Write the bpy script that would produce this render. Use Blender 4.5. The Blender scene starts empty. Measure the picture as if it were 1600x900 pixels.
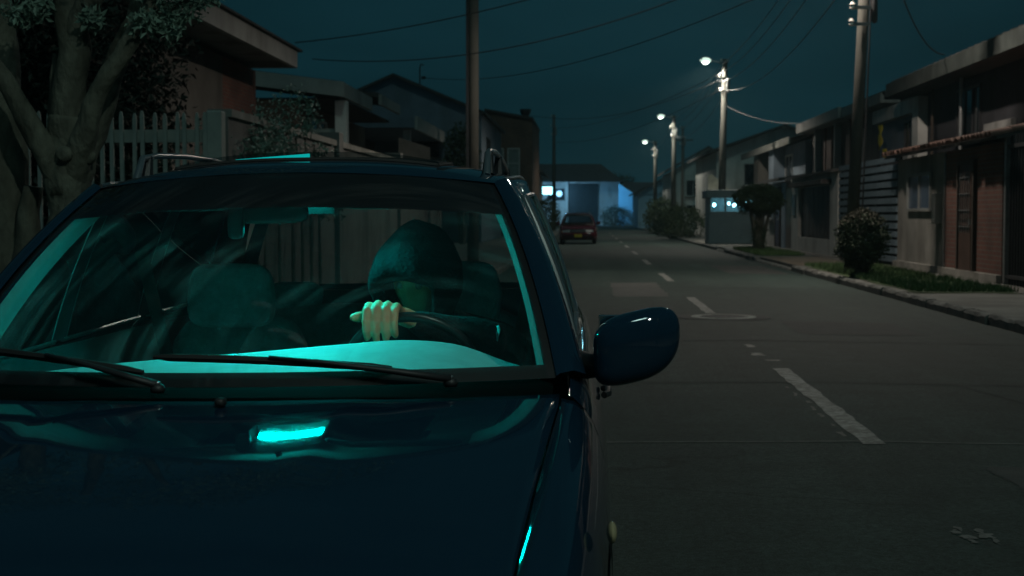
import bpy, bmesh, math, random
from mathutils import Vector, Matrix, noise as mnoise

random.seed(7)
scene = bpy.context.scene
C = scene.collection
R = math.radians

# ------------------------------------------------------------------ camera
F_PX = 2222.0
cam_d = bpy.data.cameras.new('camera')
cam = bpy.data.objects.new('camera', cam_d); C.objects.link(cam)
cam_d.sensor_width = 36.0
cam_d.lens = 36.0 * F_PX / 1600.0
cam_d.clip_start = 0.05; cam_d.clip_end = 3000
cam.location = (0, 0, 1.284)
cam.rotation_euler = (R(90) - math.atan(115 / F_PX), 0, math.atan(115 / F_PX))
cam_d.dof.use_dof = True
cam_d.dof.focus_distance = 4.3
cam_d.dof.aperture_fstop = 7.0
scene.camera = cam

# ------------------------------------------------------------------ render / exposure
scene.render.engine = 'CYCLES'
scene.view_settings.view_transform = 'Standard'
scene.view_settings.look = 'None'
scene.view_settings.exposure = 0.0
scene.view_settings.gamma = 1.0
scene.cycles.use_denoising = True
scene.cycles.max_bounces = 8
scene.cycles.transparent_max_bounces = 16
scene.cycles.sample_clamp_indirect = 4.0

# ------------------------------------------------------------------ world: night sky
w = bpy.data.worlds.new('World'); scene.world = w; w.use_nodes = True
nt = w.node_tree; nt.nodes.clear()
out = nt.nodes.new('ShaderNodeOutputWorld')
bg = nt.nodes.new('ShaderNodeBackground')
sky = nt.nodes.new('ShaderNodeTexSky'); sky.sky_type = 'NISHITA'; sky.sun_disc = False
FILL_EL, FILL_AZ = R(58), R(160)      # fill direction: behind the camera, to the right
sky.sun_elevation = FILL_EL; sky.sun_rotation = FILL_AZ
desat = nt.nodes.new('ShaderNodeHueSaturation'); desat.inputs['Saturation'].default_value = 0.15
tint = nt.nodes.new('ShaderNodeMix'); tint.data_type = 'RGBA'; tint.blend_type = 'MULTIPLY'
tint.inputs[0].default_value = 1.0
tint.inputs[7].default_value = (0.05, 0.72, 1.0, 1)
tc = nt.nodes.new('ShaderNodeTexCoord')
cn = nt.nodes.new('ShaderNodeTexNoise'); cn.inputs['Scale'].default_value = 3.0; cn.inputs['Detail'].default_value = 5
cmap = nt.nodes.new('ShaderNodeMapping'); cmap.inputs['Scale'].default_value = (1, 1, 3.5)
cr = nt.nodes.new('ShaderNodeMapRange'); cr.inputs[1].default_value = .3; cr.inputs[2].default_value = .75
cr.inputs[3].default_value = .74; cr.inputs[4].default_value = 1.36
flat = nt.nodes.new('ShaderNodeMix'); flat.data_type = 'RGBA'; flat.inputs[0].default_value = 0.72
flat.inputs[7].default_value = (0.045, 0.185, 0.235, 1)
mul = nt.nodes.new('ShaderNodeMix'); mul.data_type = 'RGBA'; mul.blend_type = 'MULTIPLY'; mul.inputs[0].default_value = 1
L = nt.links.new
L(sky.outputs[0], desat.inputs['Color']); L(desat.outputs[0], tint.inputs[6])
sks = nt.nodes.new('ShaderNodeMix'); sks.data_type = 'RGBA'; sks.blend_type = 'MULTIPLY'; sks.inputs[0].default_value = 1
sks.inputs[7].default_value = (.06, .06, .06, 1)
L(tint.outputs[2], sks.inputs[6])
L(sks.outputs[2], flat.inputs[6])
L(tc.outputs['Generated'], cmap.inputs[0]); L(cmap.outputs[0], cn.inputs['Vector']); L(cn.outputs['Fac'], cr.inputs[0])
L(flat.outputs[2], mul.inputs[6]); L(cr.outputs[0], mul.inputs[7])
L(mul.outputs[2], bg.inputs['Color'])
bg.inputs['Strength'].default_value = 0.10
L(bg.outputs[0], out.inputs[0])

# ------------------------------------------------------------------ weak directional fill (sun lamp), added to lift houses and road
sd = bpy.data.lights.new('night_fill', 'SUN'); sd.energy = 0.20; sd.angle = R(6); sd.color = (0.62, 1.0, 0.92)
so = bpy.data.objects.new('night_fill', sd); C.objects.link(so)
so.rotation_euler = (R(90) - FILL_EL, 0, R(20))

# ================================================================== helpers
OFF = {}
MATS = {}
def mat_nodes(name):
    m = bpy.data.materials.new(name); m.use_nodes = True
    t = m.node_tree; b = t.nodes['Principled BSDF']
    return m, t, b
def M(name, col, rough=.7, metal=0.0, var=.25, scale=3.0, bump=0.0, bscale=40.0, spec=.5, coat=0.0, stretch=(1, 1, 1), dirt=0.0):
    if name in MATS: return MATS[name]
    m, t, b = mat_nodes(name)
    tc = t.nodes.new('ShaderNodeTexCoord')
    mp = t.nodes.new('ShaderNodeMapping'); mp.inputs['Scale'].default_value = stretch
    t.links.new(tc.outputs['Object'], mp.inputs[0])
    n = t.nodes.new('ShaderNodeTexNoise'); n.inputs['Scale'].default_value = scale; n.inputs['Detail'].default_value = 6; n.inputs['Roughness'].default_value = .65
    t.links.new(mp.outputs[0], n.inputs['Vector'])
    r = t.nodes.new('ShaderNodeMapRange'); r.inputs[1].default_value = .28; r.inputs[2].default_value = .72
    t.links.new(n.outputs['Fac'], r.inputs[0])
    mx = t.nodes.new('ShaderNodeMix'); mx.data_type = 'RGBA'
    lo = [max(0, c * (1 - var)) for c in col]; hi = [min(1, c * (1 + var)) for c in col]
    mx.inputs[6].default_value = (*lo, 1); mx.inputs[7].default_value = (*hi, 1)
    t.links.new(r.outputs[0], mx.inputs[0])
    last = mx.outputs[2]
    if dirt:
        n3 = t.nodes.new('ShaderNodeTexNoise'); n3.inputs['Scale'].default_value = scale * .35; n3.inputs['Detail'].default_value = 8
        mp3 = t.nodes.new('ShaderNodeMapping'); mp3.inputs['Scale'].default_value = (1.6, 1.6, .45)
        t.links.new(tc.outputs['Object'], mp3.inputs[0]); t.links.new(mp3.outputs[0], n3.inputs['Vector'])
        r3 = t.nodes.new('ShaderNodeMapRange'); r3.inputs[1].default_value = .5; r3.inputs[2].default_value = .72; r3.inputs[4].default_value = dirt
        t.links.new(n3.outputs['Fac'], r3.inputs[0])
        m3 = t.nodes.new('ShaderNodeMix'); m3.data_type = 'RGBA'
        m3.inputs[7].default_value = (col[0] * .25, col[1] * .24, col[2] * .2, 1)
        t.links.new(r3.outputs[0], m3.inputs[0]); t.links.new(last, m3.inputs[6]); last = m3.outputs[2]
    t.links.new(last, b.inputs['Base Color'])
    b.inputs['Roughness'].default_value = rough; b.inputs['Metallic'].default_value = metal
    b.inputs['Specular IOR Level'].default_value = spec
    if coat:
        b.inputs['Coat Weight'].default_value = coat; b.inputs['Coat Roughness'].default_value = .04
    if bump:
        n2 = t.nodes.new('ShaderNodeTexNoise'); n2.inputs['Scale'].default_value = bscale; n2.inputs['Detail'].default_value = 5
        t.links.new(mp.outputs[0], n2.inputs['Vector'])
        bp = t.nodes.new('ShaderNodeBump'); bp.inputs['Strength'].default_value = bump; bp.inputs['Distance'].default_value = .02
        t.links.new(n2.outputs['Fac'], bp.inputs['Height']); t.links.new(bp.outputs[0], b.inputs['Normal'])
    MATS[name] = m
    return m
def emis(name, col, strength):
    if name in MATS: return MATS[name]
    m, t, b = mat_nodes(name)
    b.inputs['Base Color'].default_value = (.02, .02, .02, 1)
    b.inputs['Emission Color'].default_value = (*col, 1); b.inputs['Emission Strength'].default_value = strength
    MATS[name] = m; return m
def brick(name, c1, c2, mortar, sx=1.0, flip=False):
    if name in MATS: return MATS[name]
    m, t, b = mat_nodes(name)
    tc = t.nodes.new('ShaderNodeTexCoord')
    sp = t.nodes.new('ShaderNodeSeparateXYZ'); cb = t.nodes.new('ShaderNodeCombineXYZ')
    ad = t.nodes.new('ShaderNodeMath'); ad.operation = 'ADD'
    t.links.new(tc.outputs['Object'], sp.inputs[0])
    t.links.new(sp.outputs[0], ad.inputs[0]); t.links.new(sp.outputs[1], ad.inputs[1])
    t.links.new(ad.outputs[0], cb.inputs[0]); t.links.new(sp.outputs[2], cb.inputs[1])
    br = t.nodes.new('ShaderNodeTexBrick'); br.inputs['Scale'].default_value = 1.0
    br.inputs['Brick Width'].default_value = .24; br.inputs['Row Height'].default_value = .08; br.inputs['Mortar Size'].default_value = .009
    br.inputs['Color1'].default_value = (*c1, 1); br.inputs['Color2'].default_value = (*c2, 1); br.inputs['Mortar'].default_value = (*mortar, 1)
    t.links.new(cb.outputs[0], br.inputs['Vector'])
    n = t.nodes.new('ShaderNodeTexNoise'); n.inputs['Scale'].default_value = 1.3; n.inputs['Detail'].default_value = 6
    t.links.new(tc.outputs['Object'], n.inputs['Vector'])
    r = t.nodes.new('ShaderNodeMapRange'); r.inputs[1].default_value = .3; r.inputs[2].default_value = .7; r.inputs[3].default_value = .6; r.inputs[4].default_value = 1.15
    t.links.new(n.outputs['Fac'], r.inputs[0])
    mx = t.nodes.new('ShaderNodeMix'); mx.data_type = 'RGBA'; mx.blend_type = 'MULTIPLY'; mx.inputs[0].default_value = 1
    t.links.new(br.outputs['Color'], mx.inputs[6]); t.links.new(r.outputs[0], mx.inputs[7])
    t.links.new(mx.outputs[2], b.inputs['Base Color']); b.inputs['Roughness'].default_value = .85
    bp = t.nodes.new('ShaderNodeBump'); bp.inputs['Strength'].default_value = .5; bp.inputs['Distance'].default_value = .01; bp.invert = True
    t.links.new(br.outputs['Fac'], bp.inputs['Height']); t.links.new(bp.outputs[0], b.inputs['Normal'])
    MATS[name] = m; return m

class MB:
    def __init__(s): s.v = []; s.f = []
    def add(s, vs, fs):
        o = len(s.v); s.v += [Vector(p) for p in vs]; s.f += [[i + o for i in f] for f in fs]; return s
    def box(s, x0, x1, y0, y1, z0, z1):
        return s.add([(x0, y0, z0), (x1, y0, z0), (x1, y1, z0), (x0, y1, z0), (x0, y0, z1), (x1, y0, z1), (x1, y1, z1), (x0, y1, z1)],
                     [(3, 2, 1, 0), (4, 5, 6, 7), (0, 1, 5, 4), (1, 2, 6, 5), (2, 3, 7, 6), (3, 0, 4, 7)])
    def hexa(s, pts):
        return s.add(pts, [(3, 2, 1, 0), (4, 5, 6, 7), (0, 1, 5, 4), (1, 2, 6, 5), (2, 3, 7, 6), (3, 0, 4, 7)])
    def fbox(s, F, s0, s1, t0, t1, d0, d1):
        P, a, n = F; z = Vector((0, 0, 1))
        q = lambda u, t, d: P + a * u + z * t + n * d
        return s.hexa([q(s0, t0, d0), q(s1, t0, d0), q(s1, t0, d1), q(s0, t0, d1), q(s0, t1, d0), q(s1, t1, d0), q(s1, t1, d1), q(s0, t1, d1)])
    def grid(s, rows, close=False):
        n = len(rows[0]); vs = [p for r in rows for p in r]; fs = []
        for i in range(len(rows) - 1):
            for j in range(n - (0 if close else 1)):
                k = (j + 1) % n
                fs.append((i * n + j, i * n + k, (i + 1) * n + k, (i + 1) * n + j))
        return s.add(vs, fs)
    def tube(s, pts, rad, n=8, round_ends=False, flat=None):
        pts = [Vector(p) for p in pts]
        if not hasattr(rad, '__len__'): rad = [rad] * len(pts)
        if round_ends:
            d0 = (pts[0] - pts[1]).normalized(); d1 = (pts[-1] - pts[-2]).normalized()
            P = []; Q = []
            for a in (80, 45):
                P.append(pts[0] + d0 * rad[0] * math.sin(R(a))); Q.append(rad[0] * math.cos(R(a)))
            P += pts; Q += list(rad)
            for a in (45, 80):
                P.append(pts[-1] + d1 * rad[-1] * math.sin(R(a))); Q.append(rad[-1] * math.cos(R(a)))
            pts, rad = P, Q
        rows = []; up = None
        for i, p in enumerate(pts):
            t = (pts[min(i + 1, len(pts) - 1)] - pts[max(i - 1, 0)]).normalized()
            if up is None:
                up = Vector((0, 0, 1)) if abs(t.z) < .9 else Vector((0, 1, 0))
            x = up.cross(t).normalized(); y = t.cross(x).normalized(); up = y
            rows.append([p + (x * math.cos(2 * math.pi * k / n) + y * math.sin(2 * math.pi * k / n) * (flat or 1)) * rad[i] for k in range(n)])
        o = len(s.v); s.grid(rows, True)
        s.f.append([o + k for k in range(n)][::-1]); s.f.append([o + (len(rows) - 1) * n + k for k in range(n)])
        return s
    def lathe(s, prof, n=20, c=(0, 0, 0), axis='z'):
        c = Vector(c); rows = []
        for r, h in prof:
            row = []
            for k in range(n):
                a = 2 * math.pi * k / n
                if axis == 'z': row.append(c + Vector((r * math.cos(a), r * math.sin(a), h)))
                elif axis == 'x': row.append(c + Vector((h, r * math.cos(a), r * math.sin(a))))
                else: row.append(c + Vector((r * math.cos(a), h, r * math.sin(a))))
            rows.append(row)
        o = len(s.v); s.grid(rows, True)
        s.f.append([o + k for k in range(n)]); s.f.append([o + (len(rows) - 1) * n + k for k in range(n)])
        return s
    def ell(s, c, r, n=14, m=9, fn=None):
        c = Vector(c); rows = []
        for i in range(m + 1):
            th = math.pi * (i + (.02 if i == 0 else (-.02 if i == m else 0))) / m; row = []
            for k in range(n):
                a = 2 * math.pi * k / n
                d = Vector((math.sin(th) * math.cos(a), math.sin(th) * math.sin(a), math.cos(th)))
                q = 1.0 if fn is None else fn(d)
                row.append(c + Vector((d.x * r[0], d.y * r[1], d.z * r[2])) * q)
            rows.append(row)
        o = len(s.v); s.grid(rows, True)
        s.f.append([o + k for k in range(n)]); s.f.append([o + m * n + k for k in range(n)])
        return s
    def build(s, name, mat, parent=None, smooth=False, bevel=0.0, local=False, fix=True):
        me = bpy.data.meshes.new(name)
        off = Vector((0, 0, 0)) if (local or parent is None) else OFF.get(parent, Vector((0, 0, 0)))
        me.from_pydata([tuple(p - off) for p in s.v], [], s.f)
        if fix:
            bm = bmesh.new(); bm.from_mesh(me); bmesh.ops.recalc_face_normals(bm, faces=bm.faces); bm.to_mesh(me); bm.free()
        me.materials.append(mat)
        o = bpy.data.objects.new(name, me); C.objects.link(o)
        if parent is not None: o.parent = parent; OFF[o] = off if not local else OFF.get(parent, Vector((0, 0, 0)))
        if smooth:
            for p in me.polygons: p.use_smooth = True
            if smooth != 'all':
                md = o.modifiers.new('es', 'EDGE_SPLIT'); md.split_angle = R(38)
        if bevel:
            md = o.modifiers.new('bevel', 'BEVEL'); md.width = bevel; md.segments = 2; md.limit_method = 'ANGLE'
        return o
def tag(o, label=None, cat=None, group=None, kind=None):
    if label: o['label'] = label
    if cat: o['category'] = cat
    if group: o['group'] = group
    if kind: o['kind'] = kind
    return o
def empty(name, loc, label=None, cat=None, group=None, rot=None):
    o = bpy.data.objects.new(name, None); C.objects.link(o); o.location = loc
    o.empty_display_size = .2
    if rot: o.rotation_euler = rot
    OFF[o] = Vector(loc)
    return tag(o, label, cat, group)
def inst(src, name, parent, loc=(0, 0, 0), rot=None, scale=None):
    c = src.copy(); c.name = name; C.objects.link(c); c.parent = parent; c.location = loc
    if rot: c.rotation_euler = rot
    if scale: c.scale = scale
    return c
def road_z(x): return .022 - 0.012 * abs(x - 1.6)
def tab(t, x):
    if x <= t[0][0]: return t[0][1]
    for i in range(len(t) - 1):
        if x <= t[i + 1][0]:
            x0, y0 = t[i]; x1, y1 = t[i + 1]; h = x1 - x0; u = (x - x0) / h
            def sl(j):
                if j <= 0 or j >= len(t) - 1:
                    j0, j1 = max(j - 1, 0), min(j + 1, len(t) - 1)
                else: j0, j1 = j - 1, j + 1
                return (t[j1][1] - t[j0][1]) / (t[j1][0] - t[j0][0])
            m0, m1 = sl(i) * h, sl(i + 1) * h
            return (2*u**3 - 3*u*u + 1)*y0 + (u**3 - 2*u*u + u)*m0 + (-2*u**3 + 3*u*u)*y1 + (u**3 - u*u)*m1
    return t[-1][1]
def lin(a, b, t): return a + (b - a) * t
def leaf(mb, p, size, d=None, wid=.45):
    d = d or Vector((random.gauss(0, 1), random.gauss(0, 1), random.gauss(0, 1))).normalized()
    q = Vector((random.gauss(0, 1), random.gauss(0, 1), random.gauss(0, 1)))
    sd = d.cross(q).normalized() * size * wid * .5
    nn = d.cross(sd).normalized() * size * .12
    mb.add([p, p + d * size * .5 + sd + nn, p + d * size, p + d * size * .5 - sd + nn], [(0, 1, 2), (0, 2, 3)])
def leaves(mb, c, r, n, size, shell=.55, gaps=0.0, gs=2.0):
    c = Vector(c); k = 0; tries = 0
    while k < n and tries < n * 8:
        tries += 1
        d = Vector((random.gauss(0, 1), random.gauss(0, 1), random.gauss(0, 1))).normalized()
        q = lin(shell, 1.0, random.random() ** .6) * (1 + .30 * mnoise.noise(d * 2.3 + c) + .14 * mnoise.noise(d * 6 + c))
        p = c + Vector((d.x * r[0], d.y * r[1], d.z * r[2])) * q
        if gaps and mnoise.noise(p * gs) < gaps: continue
        leaf(mb, p, size * random.uniform(.6, 1.3)); k += 1
    return mb
X_, Y_, Z_ = Vector((1, 0, 0)), Vector((0, 1, 0)), Vector((0, 0, 1))

# ------------------------------------------------------------------ materials
asphalt = None
def make_asphalt():
    m, t, b = mat_nodes('asphalt')
    tc = t.nodes.new('ShaderNodeTexCoord')
    def noise(sc, det=5, rough=.6, st=None):
        n = t.nodes.new('ShaderNodeTexNoise'); n.inputs['Scale'].default_value = sc; n.inputs['Detail'].default_value = det; n.inputs['Roughness'].default_value = rough
        if st:
            mp = t.nodes.new('ShaderNodeMapping'); mp.inputs['Scale'].default_value = st
            t.links.new(tc.outputs['Object'], mp.inputs[0]); t.links.new(mp.outputs[0], n.inputs['Vector'])
        else: t.links.new(tc.outputs['Object'], n.inputs['Vector'])
        return n
    def rng(n, a, bb, c, d):
        r = t.nodes.new('ShaderNodeMapRange'); r.inputs[1].default_value = a; r.inputs[2].default_value = bb; r.inputs[3].default_value = c; r.inputs[4].default_value = d
        t.links.new(n.outputs['Fac'], r.inputs[0]); return r
    def mulc(a, bb):
        x = t.nodes.new('ShaderNodeMath'); x.operation = 'MULTIPLY'; t.links.new(a, x.inputs[0]); t.links.new(bb, x.inputs[1]); return x.outputs[0]
    big = rng(noise(.35, 6, .6, (1, .35, 1)), .3, .7, .72, 1.25)
    mid = rng(noise(3.0, 6), .3, .7, .8, 1.2)
    fine = rng(noise(140, 2), .3, .7, .55, 1.5)
    pit = rng(noise(38, 3), .35, .7, 1.35, .55)
    trk = rng(noise(1.5, 4, .6, (1, .03, 1)), .3, .7, .78, 1.22)
    stn = rng(noise(1.1, 7, .7), .6, .72, 1.0, .6)
    vor = t.nodes.new('ShaderNodeTexVoronoi'); vor.feature = 'DISTANCE_TO_EDGE'; vor.inputs['Scale'].default_value = .42
    wv = t.nodes.new('ShaderNodeVectorMath'); wv.operation = 'ADD'
    wn = noise(1.7, 5); ws = t.nodes.new('ShaderNodeVectorMath'); ws.operation = 'SCALE'; ws.inputs['Scale'].default_value = .7
    t.links.new(wn.outputs['Color'], ws.inputs[0]); t.links.new(tc.outputs['Object'], wv.inputs[0]); t.links.new(ws.outputs[0], wv.inputs[1])
    t.links.new(wv.outputs[0], vor.inputs['Vector'])
    ck = t.nodes.new('ShaderNodeMapRange'); ck.inputs[1].default_value = 0.0; ck.inputs[2].default_value = .012; ck.inputs[3].default_value = .5; ck.inputs[4].default_value = 1.0
    t.links.new(vor.outputs['Distance'], ck.inputs[0])
    ckm = rng(noise(.22, 3), .48, .58, 0, 1)
    cmx = t.nodes.new('ShaderNodeMix'); cmx.data_type = 'FLOAT'; cmx.inputs[2].default_value = 1.0
    t.links.new(ckm.outputs[0], cmx.inputs[0]); t.links.new(ck.outputs[0], cmx.inputs[3])
    val = mulc(mulc(trk.outputs[0], stn.outputs[0]), mulc(mulc(mulc(big.outputs[0], mid.outputs[0]), mulc(fine.outputs[0], pit.outputs[0])), cmx.outputs[0]))
    mx = t.nodes.new('ShaderNodeMix'); mx.data_type = 'RGBA'; mx.blend_type = 'MULTIPLY'; mx.inputs[0].default_value = 1
    mx.inputs[6].default_value = (.029, .045, .039, 1); t.links.new(val, mx.inputs[7])
    t.links.new(mx.outputs[2], b.inputs['Base Color'])
    b.inputs['Roughness'].default_value = .82; b.inputs['Specular IOR Level'].default_value = .35
    bp = t.nodes.new('ShaderNodeBump'); bp.inputs['Strength'].default_value = .5; bp.inputs['Distance'].default_value = .006
    t.links.new(fine.outputs[0], bp.inputs['Height']); t.links.new(bp.outputs[0], b.inputs['Normal'])
    return m
asphalt = make_asphalt()
def make_paint():
    m, t, b = mat_nodes('road_paint')
    tc = t.nodes.new('ShaderNodeTexCoord'); n = t.nodes.new('ShaderNodeTexNoise'); n.inputs['Scale'].default_value = 16; n.inputs['Detail'].default_value = 8; n.inputs['Roughness'].default_value = .7
    t.links.new(tc.outputs['Object'], n.inputs['Vector'])
    r = t.nodes.new('ShaderNodeMapRange'); r.inputs[1].default_value = .42; r.inputs[2].default_value = .6
    t.links.new(n.outputs['Fac'], r.inputs[0])
    mx = t.nodes.new('ShaderNodeMix'); mx.data_type = 'RGBA'
    mx.inputs[6].default_value = (.10, .10, .09, 1); mx.inputs[7].default_value = (.26, .265, .245, 1)
    t.links.new(r.outputs[0], mx.inputs[0]); t.links.new(mx.outputs[2], b.inputs['Base Color']); b.inputs['Roughness'].default_value = .75
    return m
paint = make_paint()
concrete = M('concrete', (.24, .235, .21), .85, var=.35, scale=2.2, bump=.3, bscale=60, dirt=.6)
kerbm = M('kerb_concrete', (.13, .13, .12), .88, var=.45, scale=3, bump=.4, bscale=40, dirt=.8)
pavem = M('pavement_concrete', (.16, .155, .14), .88, var=.35, scale=1.2, bump=.25, bscale=50, dirt=.6)
soil = M('soil', (.07, .055, .04), .95, var=.4, scale=2, bump=.5, bscale=25)
turf = M('turf', (.04, .065, .022), .95, var=.45, scale=1.6, bump=.6, bscale=30)
grassm = M('grass_blade', (.05, .095, .028), .8, var=.4, scale=2.0)
white = M('white_stucco', (.58, .58, .55), .85, var=.12, scale=2, bump=.15, bscale=60, dirt=.55)
fasc = M('fascia_paint', (.34, .34, .32), .8, var=.15, scale=2, bump=.1, bscale=40, dirt=.6)
grey = M('grey_stucco', (.28, .28, .27), .88, var=.2, scale=2, bump=.2, bscale=60, dirt=.6)
bluegrey = M('bluegrey_stucco', (.15, .19, .23), .88, var=.15, scale=1.5, bump=.1, dirt=.4)
beige = M('beige_stucco', (.095, .09, .08), .88, var=.2, scale=2, bump=.2, dirt=.5)
pink = M('pink_stucco', (.42, .26, .22), .88, var=.2, scale=2, bump=.2, dirt=.5)
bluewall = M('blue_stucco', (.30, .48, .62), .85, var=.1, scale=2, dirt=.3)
brickm = brick('brick', (.15, .055, .036), (.115, .042, .03), (.11, .10, .085))
brick2 = brick('brick_dark', (.15, .075, .045), (.11, .055, .035), (.13, .11, .09))
roofm = M('roof_dark', (.055, .05, .048), .9, var=.35, scale=3, bump=.4, bscale=14)
tilem = M('clay_tile', (.12, .062, .045), .8, var=.45, scale=6, bump=.3, bscale=30, dirt=.5)
woodd = M('dark_wood', (.06, .045, .035), .8, var=.3, scale=3, stretch=(1, 1, .2), bump=.2)
metald = M('dark_metal', (.045, .045, .048), .55, var=.3, scale=6, metal=.3)
metalg = M('galvanised_metal', (.32, .33, .33), .45, metal=.7, var=.25, scale=8)
paleframe = M('pale_frame', (.45, .45, .43), .6, var=.15)
glassd = M('window_glass', (.012, .016, .02), .08, var=.3, scale=1, spec=.6)
fencem = M('fence_paint', (.30, .33, .30), .7, var=.18, scale=5, dirt=.5)
polem = M('pole_concrete', (.085, .082, .07), .88, var=.3, scale=1.5, bump=.3, bscale=40, stretch=(1, 1, .3), dirt=.4)
wirem = M('cable_rubber', (.03, .03, .032), .6, var=.2)
wirel = M('cable_aluminium', (.22, .22, .22), .5, var=.2, metal=.4)
bark = M('bark', (.105, .108, .082), .9, var=.5, scale=7, bump=1.0, bscale=26, stretch=(1, 1, .5), dirt=.9)
leafm = M('leaf_grey_green', (.15, .23, .18), .6, var=.4, scale=3)
leafd = M('leaf_dark', (.035, .055, .022), .65, var=.5, scale=3)
leafb = M('leaf_bronze', (.05, .045, .025), .65, var=.5, scale=3)
blossom = M('blossom_pale', (.42, .44, .38), .7, var=.25, scale=4)
slatm = M('slat_blue_grey', (.13, .18, .21), .6, var=.25, scale=4)
# ================================================================== the ground
g = MB().add([(-400, -120, -.30), (400, -120, -.30), (400, 700, -.30), (-400, 700, -.30)], [(0, 1, 2, 3)]).build('ground', soil)
tag(g, kind='structure')
RL, RR = -1.85, 4.72          # kerb lines
rows = []
for yy in [-60 + 8 * i for i in range(42)]:
    rows.append([(x, yy, road_z(x)) for x in (RL - .02, -.8, .4, 1.2, 1.6, 2.0, 2.8, 3.8, RR + .02)])
road = MB().grid(rows).build('road', asphalt, smooth='all', fix=False); tag(road, kind='structure')
# cross street at the far end
cs = MB().add([(-60, 137, .002), (60, 137, .002), (60, 143.5, .002), (-60, 143.5, .002)], [(0, 1, 2, 3)]).build('cross_street', asphalt, road)
def patch(name, x0, x1, y0, y1, mat, dz=.004, rag=.0, parent=road, n=10):
    """ragged painted strip that follows the road crown"""
    l, r = [], []
    for i in range(n + 1):
        y = lin(y0, y1, i / n)
        a = x0 + rag * random.uniform(-1, 1); b = x1 + rag * random.uniform(-1, 1)
        l.append((a, y, road_z(a) + dz)); r.append((b, y, road_z(b) + dz))
    return MB().grid([l, r]).build(name, mat, parent, fix=False)
for i, (y0, y1, dx, rag) in enumerate([(7.85, 11.7, .0, .012), (18.2, 21.7, 0, .012), (27, 30.6, .02, .012), (36.0, 39.8, .02, .01), (45, 48.8, .02, .01), (54.2, 58, .02, .01), (63.5, 67.2, .02, .01), (73, 76.6, .02, 0), (83, 86.6, .02, 0), (93, 96.6, .02, 0)]):
    patch('lane_dash', 1.53 + dx, 1.66 + dx, y0, y1, paint, .004, rag, n=22)
for x0, x1, y0, y1 in [(1.50, 1.60, 12.75, 13.0), (1.54, 1.62, 13.55, 13.85), (1.56, 1.68, 13.0 - .7, 13.0 - .6)]:
    patch('worn_lane_mark', x0, x1, y0, y1, paint, .004, .02)
for k in range(9):
    x0 = 1.46 + random.uniform(0, .13); y0 = random.uniform(5.45, 5.85)
    patch('worn_lane_mark', x0, x0 + random.uniform(.015, .035), y0, y0 + random.uniform(.05, .14), M('road_paint_worn', (.12, .12, .11), .8, var=.5, scale=30), .004, .012, n=4)
for k in range(7):
    x0 = 1.47 + random.uniform(-.012, .02); y0 = 8.1 + .35 * k + random.uniform(0, .2)
    patch('worn_lane_mark', x0, x0 + random.uniform(.015, .03), y0, y0 + random.uniform(.08, .2), M('road_paint_worn', (.12, .12, .11), .8, var=.5, scale=30), .0035, .01, n=4)
# transverse joints across the slab
jm = M('joint_sealant', (.11, .11, .10), .85, var=.5, scale=14)
jd = M('joint_dark', (.03, .03, .03), .9, var=.4, scale=10)
def joint(y, wdt, mat, x0=RL, x1=RR):
    rows = [[], []]
    for i in range(41):
        x = lin(x0, x1, i / 40); yy = y + .018 * mnoise.noise(Vector((x * 1.7, y, 0)))
        ww = wdt * (1 + .6 * mnoise.noise(Vector((x * 5, y * 3, 2))))
        rows[0].append((x, yy - ww, road_z(x) + .003)); rows[1].append((x, yy + ww, road_z(x) + .003))
    MB().grid(rows).build('expansion_joint', mat, road, fix=False)
joint(7.95, .016, jm); joint(10.75, .012, jd); joint(14.3, .015, jd); joint(24.6, .03, jd); joint(33.4, .03, jd)
# meandering crack on the right lane
rows = [[], []]
for i in range(26):
    t = i / 25; x = lin(2.75, 3.35, t) + .05 * mnoise.noise(Vector((t * 9, 3, 0))); y = lin(10.9, 7.6, t)
    rows[0].append((x - .008, y, road_z(x) + .003)); rows[1].append((x + .008, y, road_z(x) + .003))
MB().grid(rows).build('crack', jd, road, fix=False)

# repair patches and stains in the carriageway
for x0, x1, y0, y1, c in ((2.3, 3.6, 15.2, 17.0, .046), (.45, 1.3, 22, 26.5, .075), (3.1, 4.4, 31, 36, .05), (2.0, 2.5, 6.1, 7.2, .052)):
    patch('asphalt_patch', x0, x1, y0, y1, M('patch_%d' % int(c * 1000), (c, c * 1.02, c * .95), .88, var=.3, scale=5, bump=.4, bscale=120), .0025, .03, n=26)
# manhole
mh = empty('manhole_cover', (1.70, 17.6, road_z(1.7)), 'round iron manhole cover with pale concrete ring beside the lane dashes', 'manhole')
pr = []
MB().lathe([(.40, .002), (.40, .008), (.31, .010), (.31, .002)], 36, OFF[mh]).build('ring', M('manhole_ring', (.30, .30, .27), .85, var=.3, scale=8), mh)
mb = MB().lathe([(.305, .0), (.305, .007), (.0, .0075)], 36, OFF[mh])
for k in range(-4, 5):
    hw = math.sqrt(max(0, .27 ** 2 - (k * .06) ** 2))
    mb.box(OFF[mh].x - hw, OFF[mh].x + hw, OFF[mh].y + k * .06 - .012, OFF[mh].y + k * .06 + .012, OFF[mh].z + .007, OFF[mh].z + .011)
mb.build('lid', M('cast_iron', (.06, .06, .06), .6, metal=.5, var=.3), mh)
MB().lathe([(.58, .0025), (.40, .004)], 36, OFF[mh]).build('patch_ring', M('asphalt_patch', (.045, .044, .042), .9, var=.4, scale=5), mh)

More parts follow.
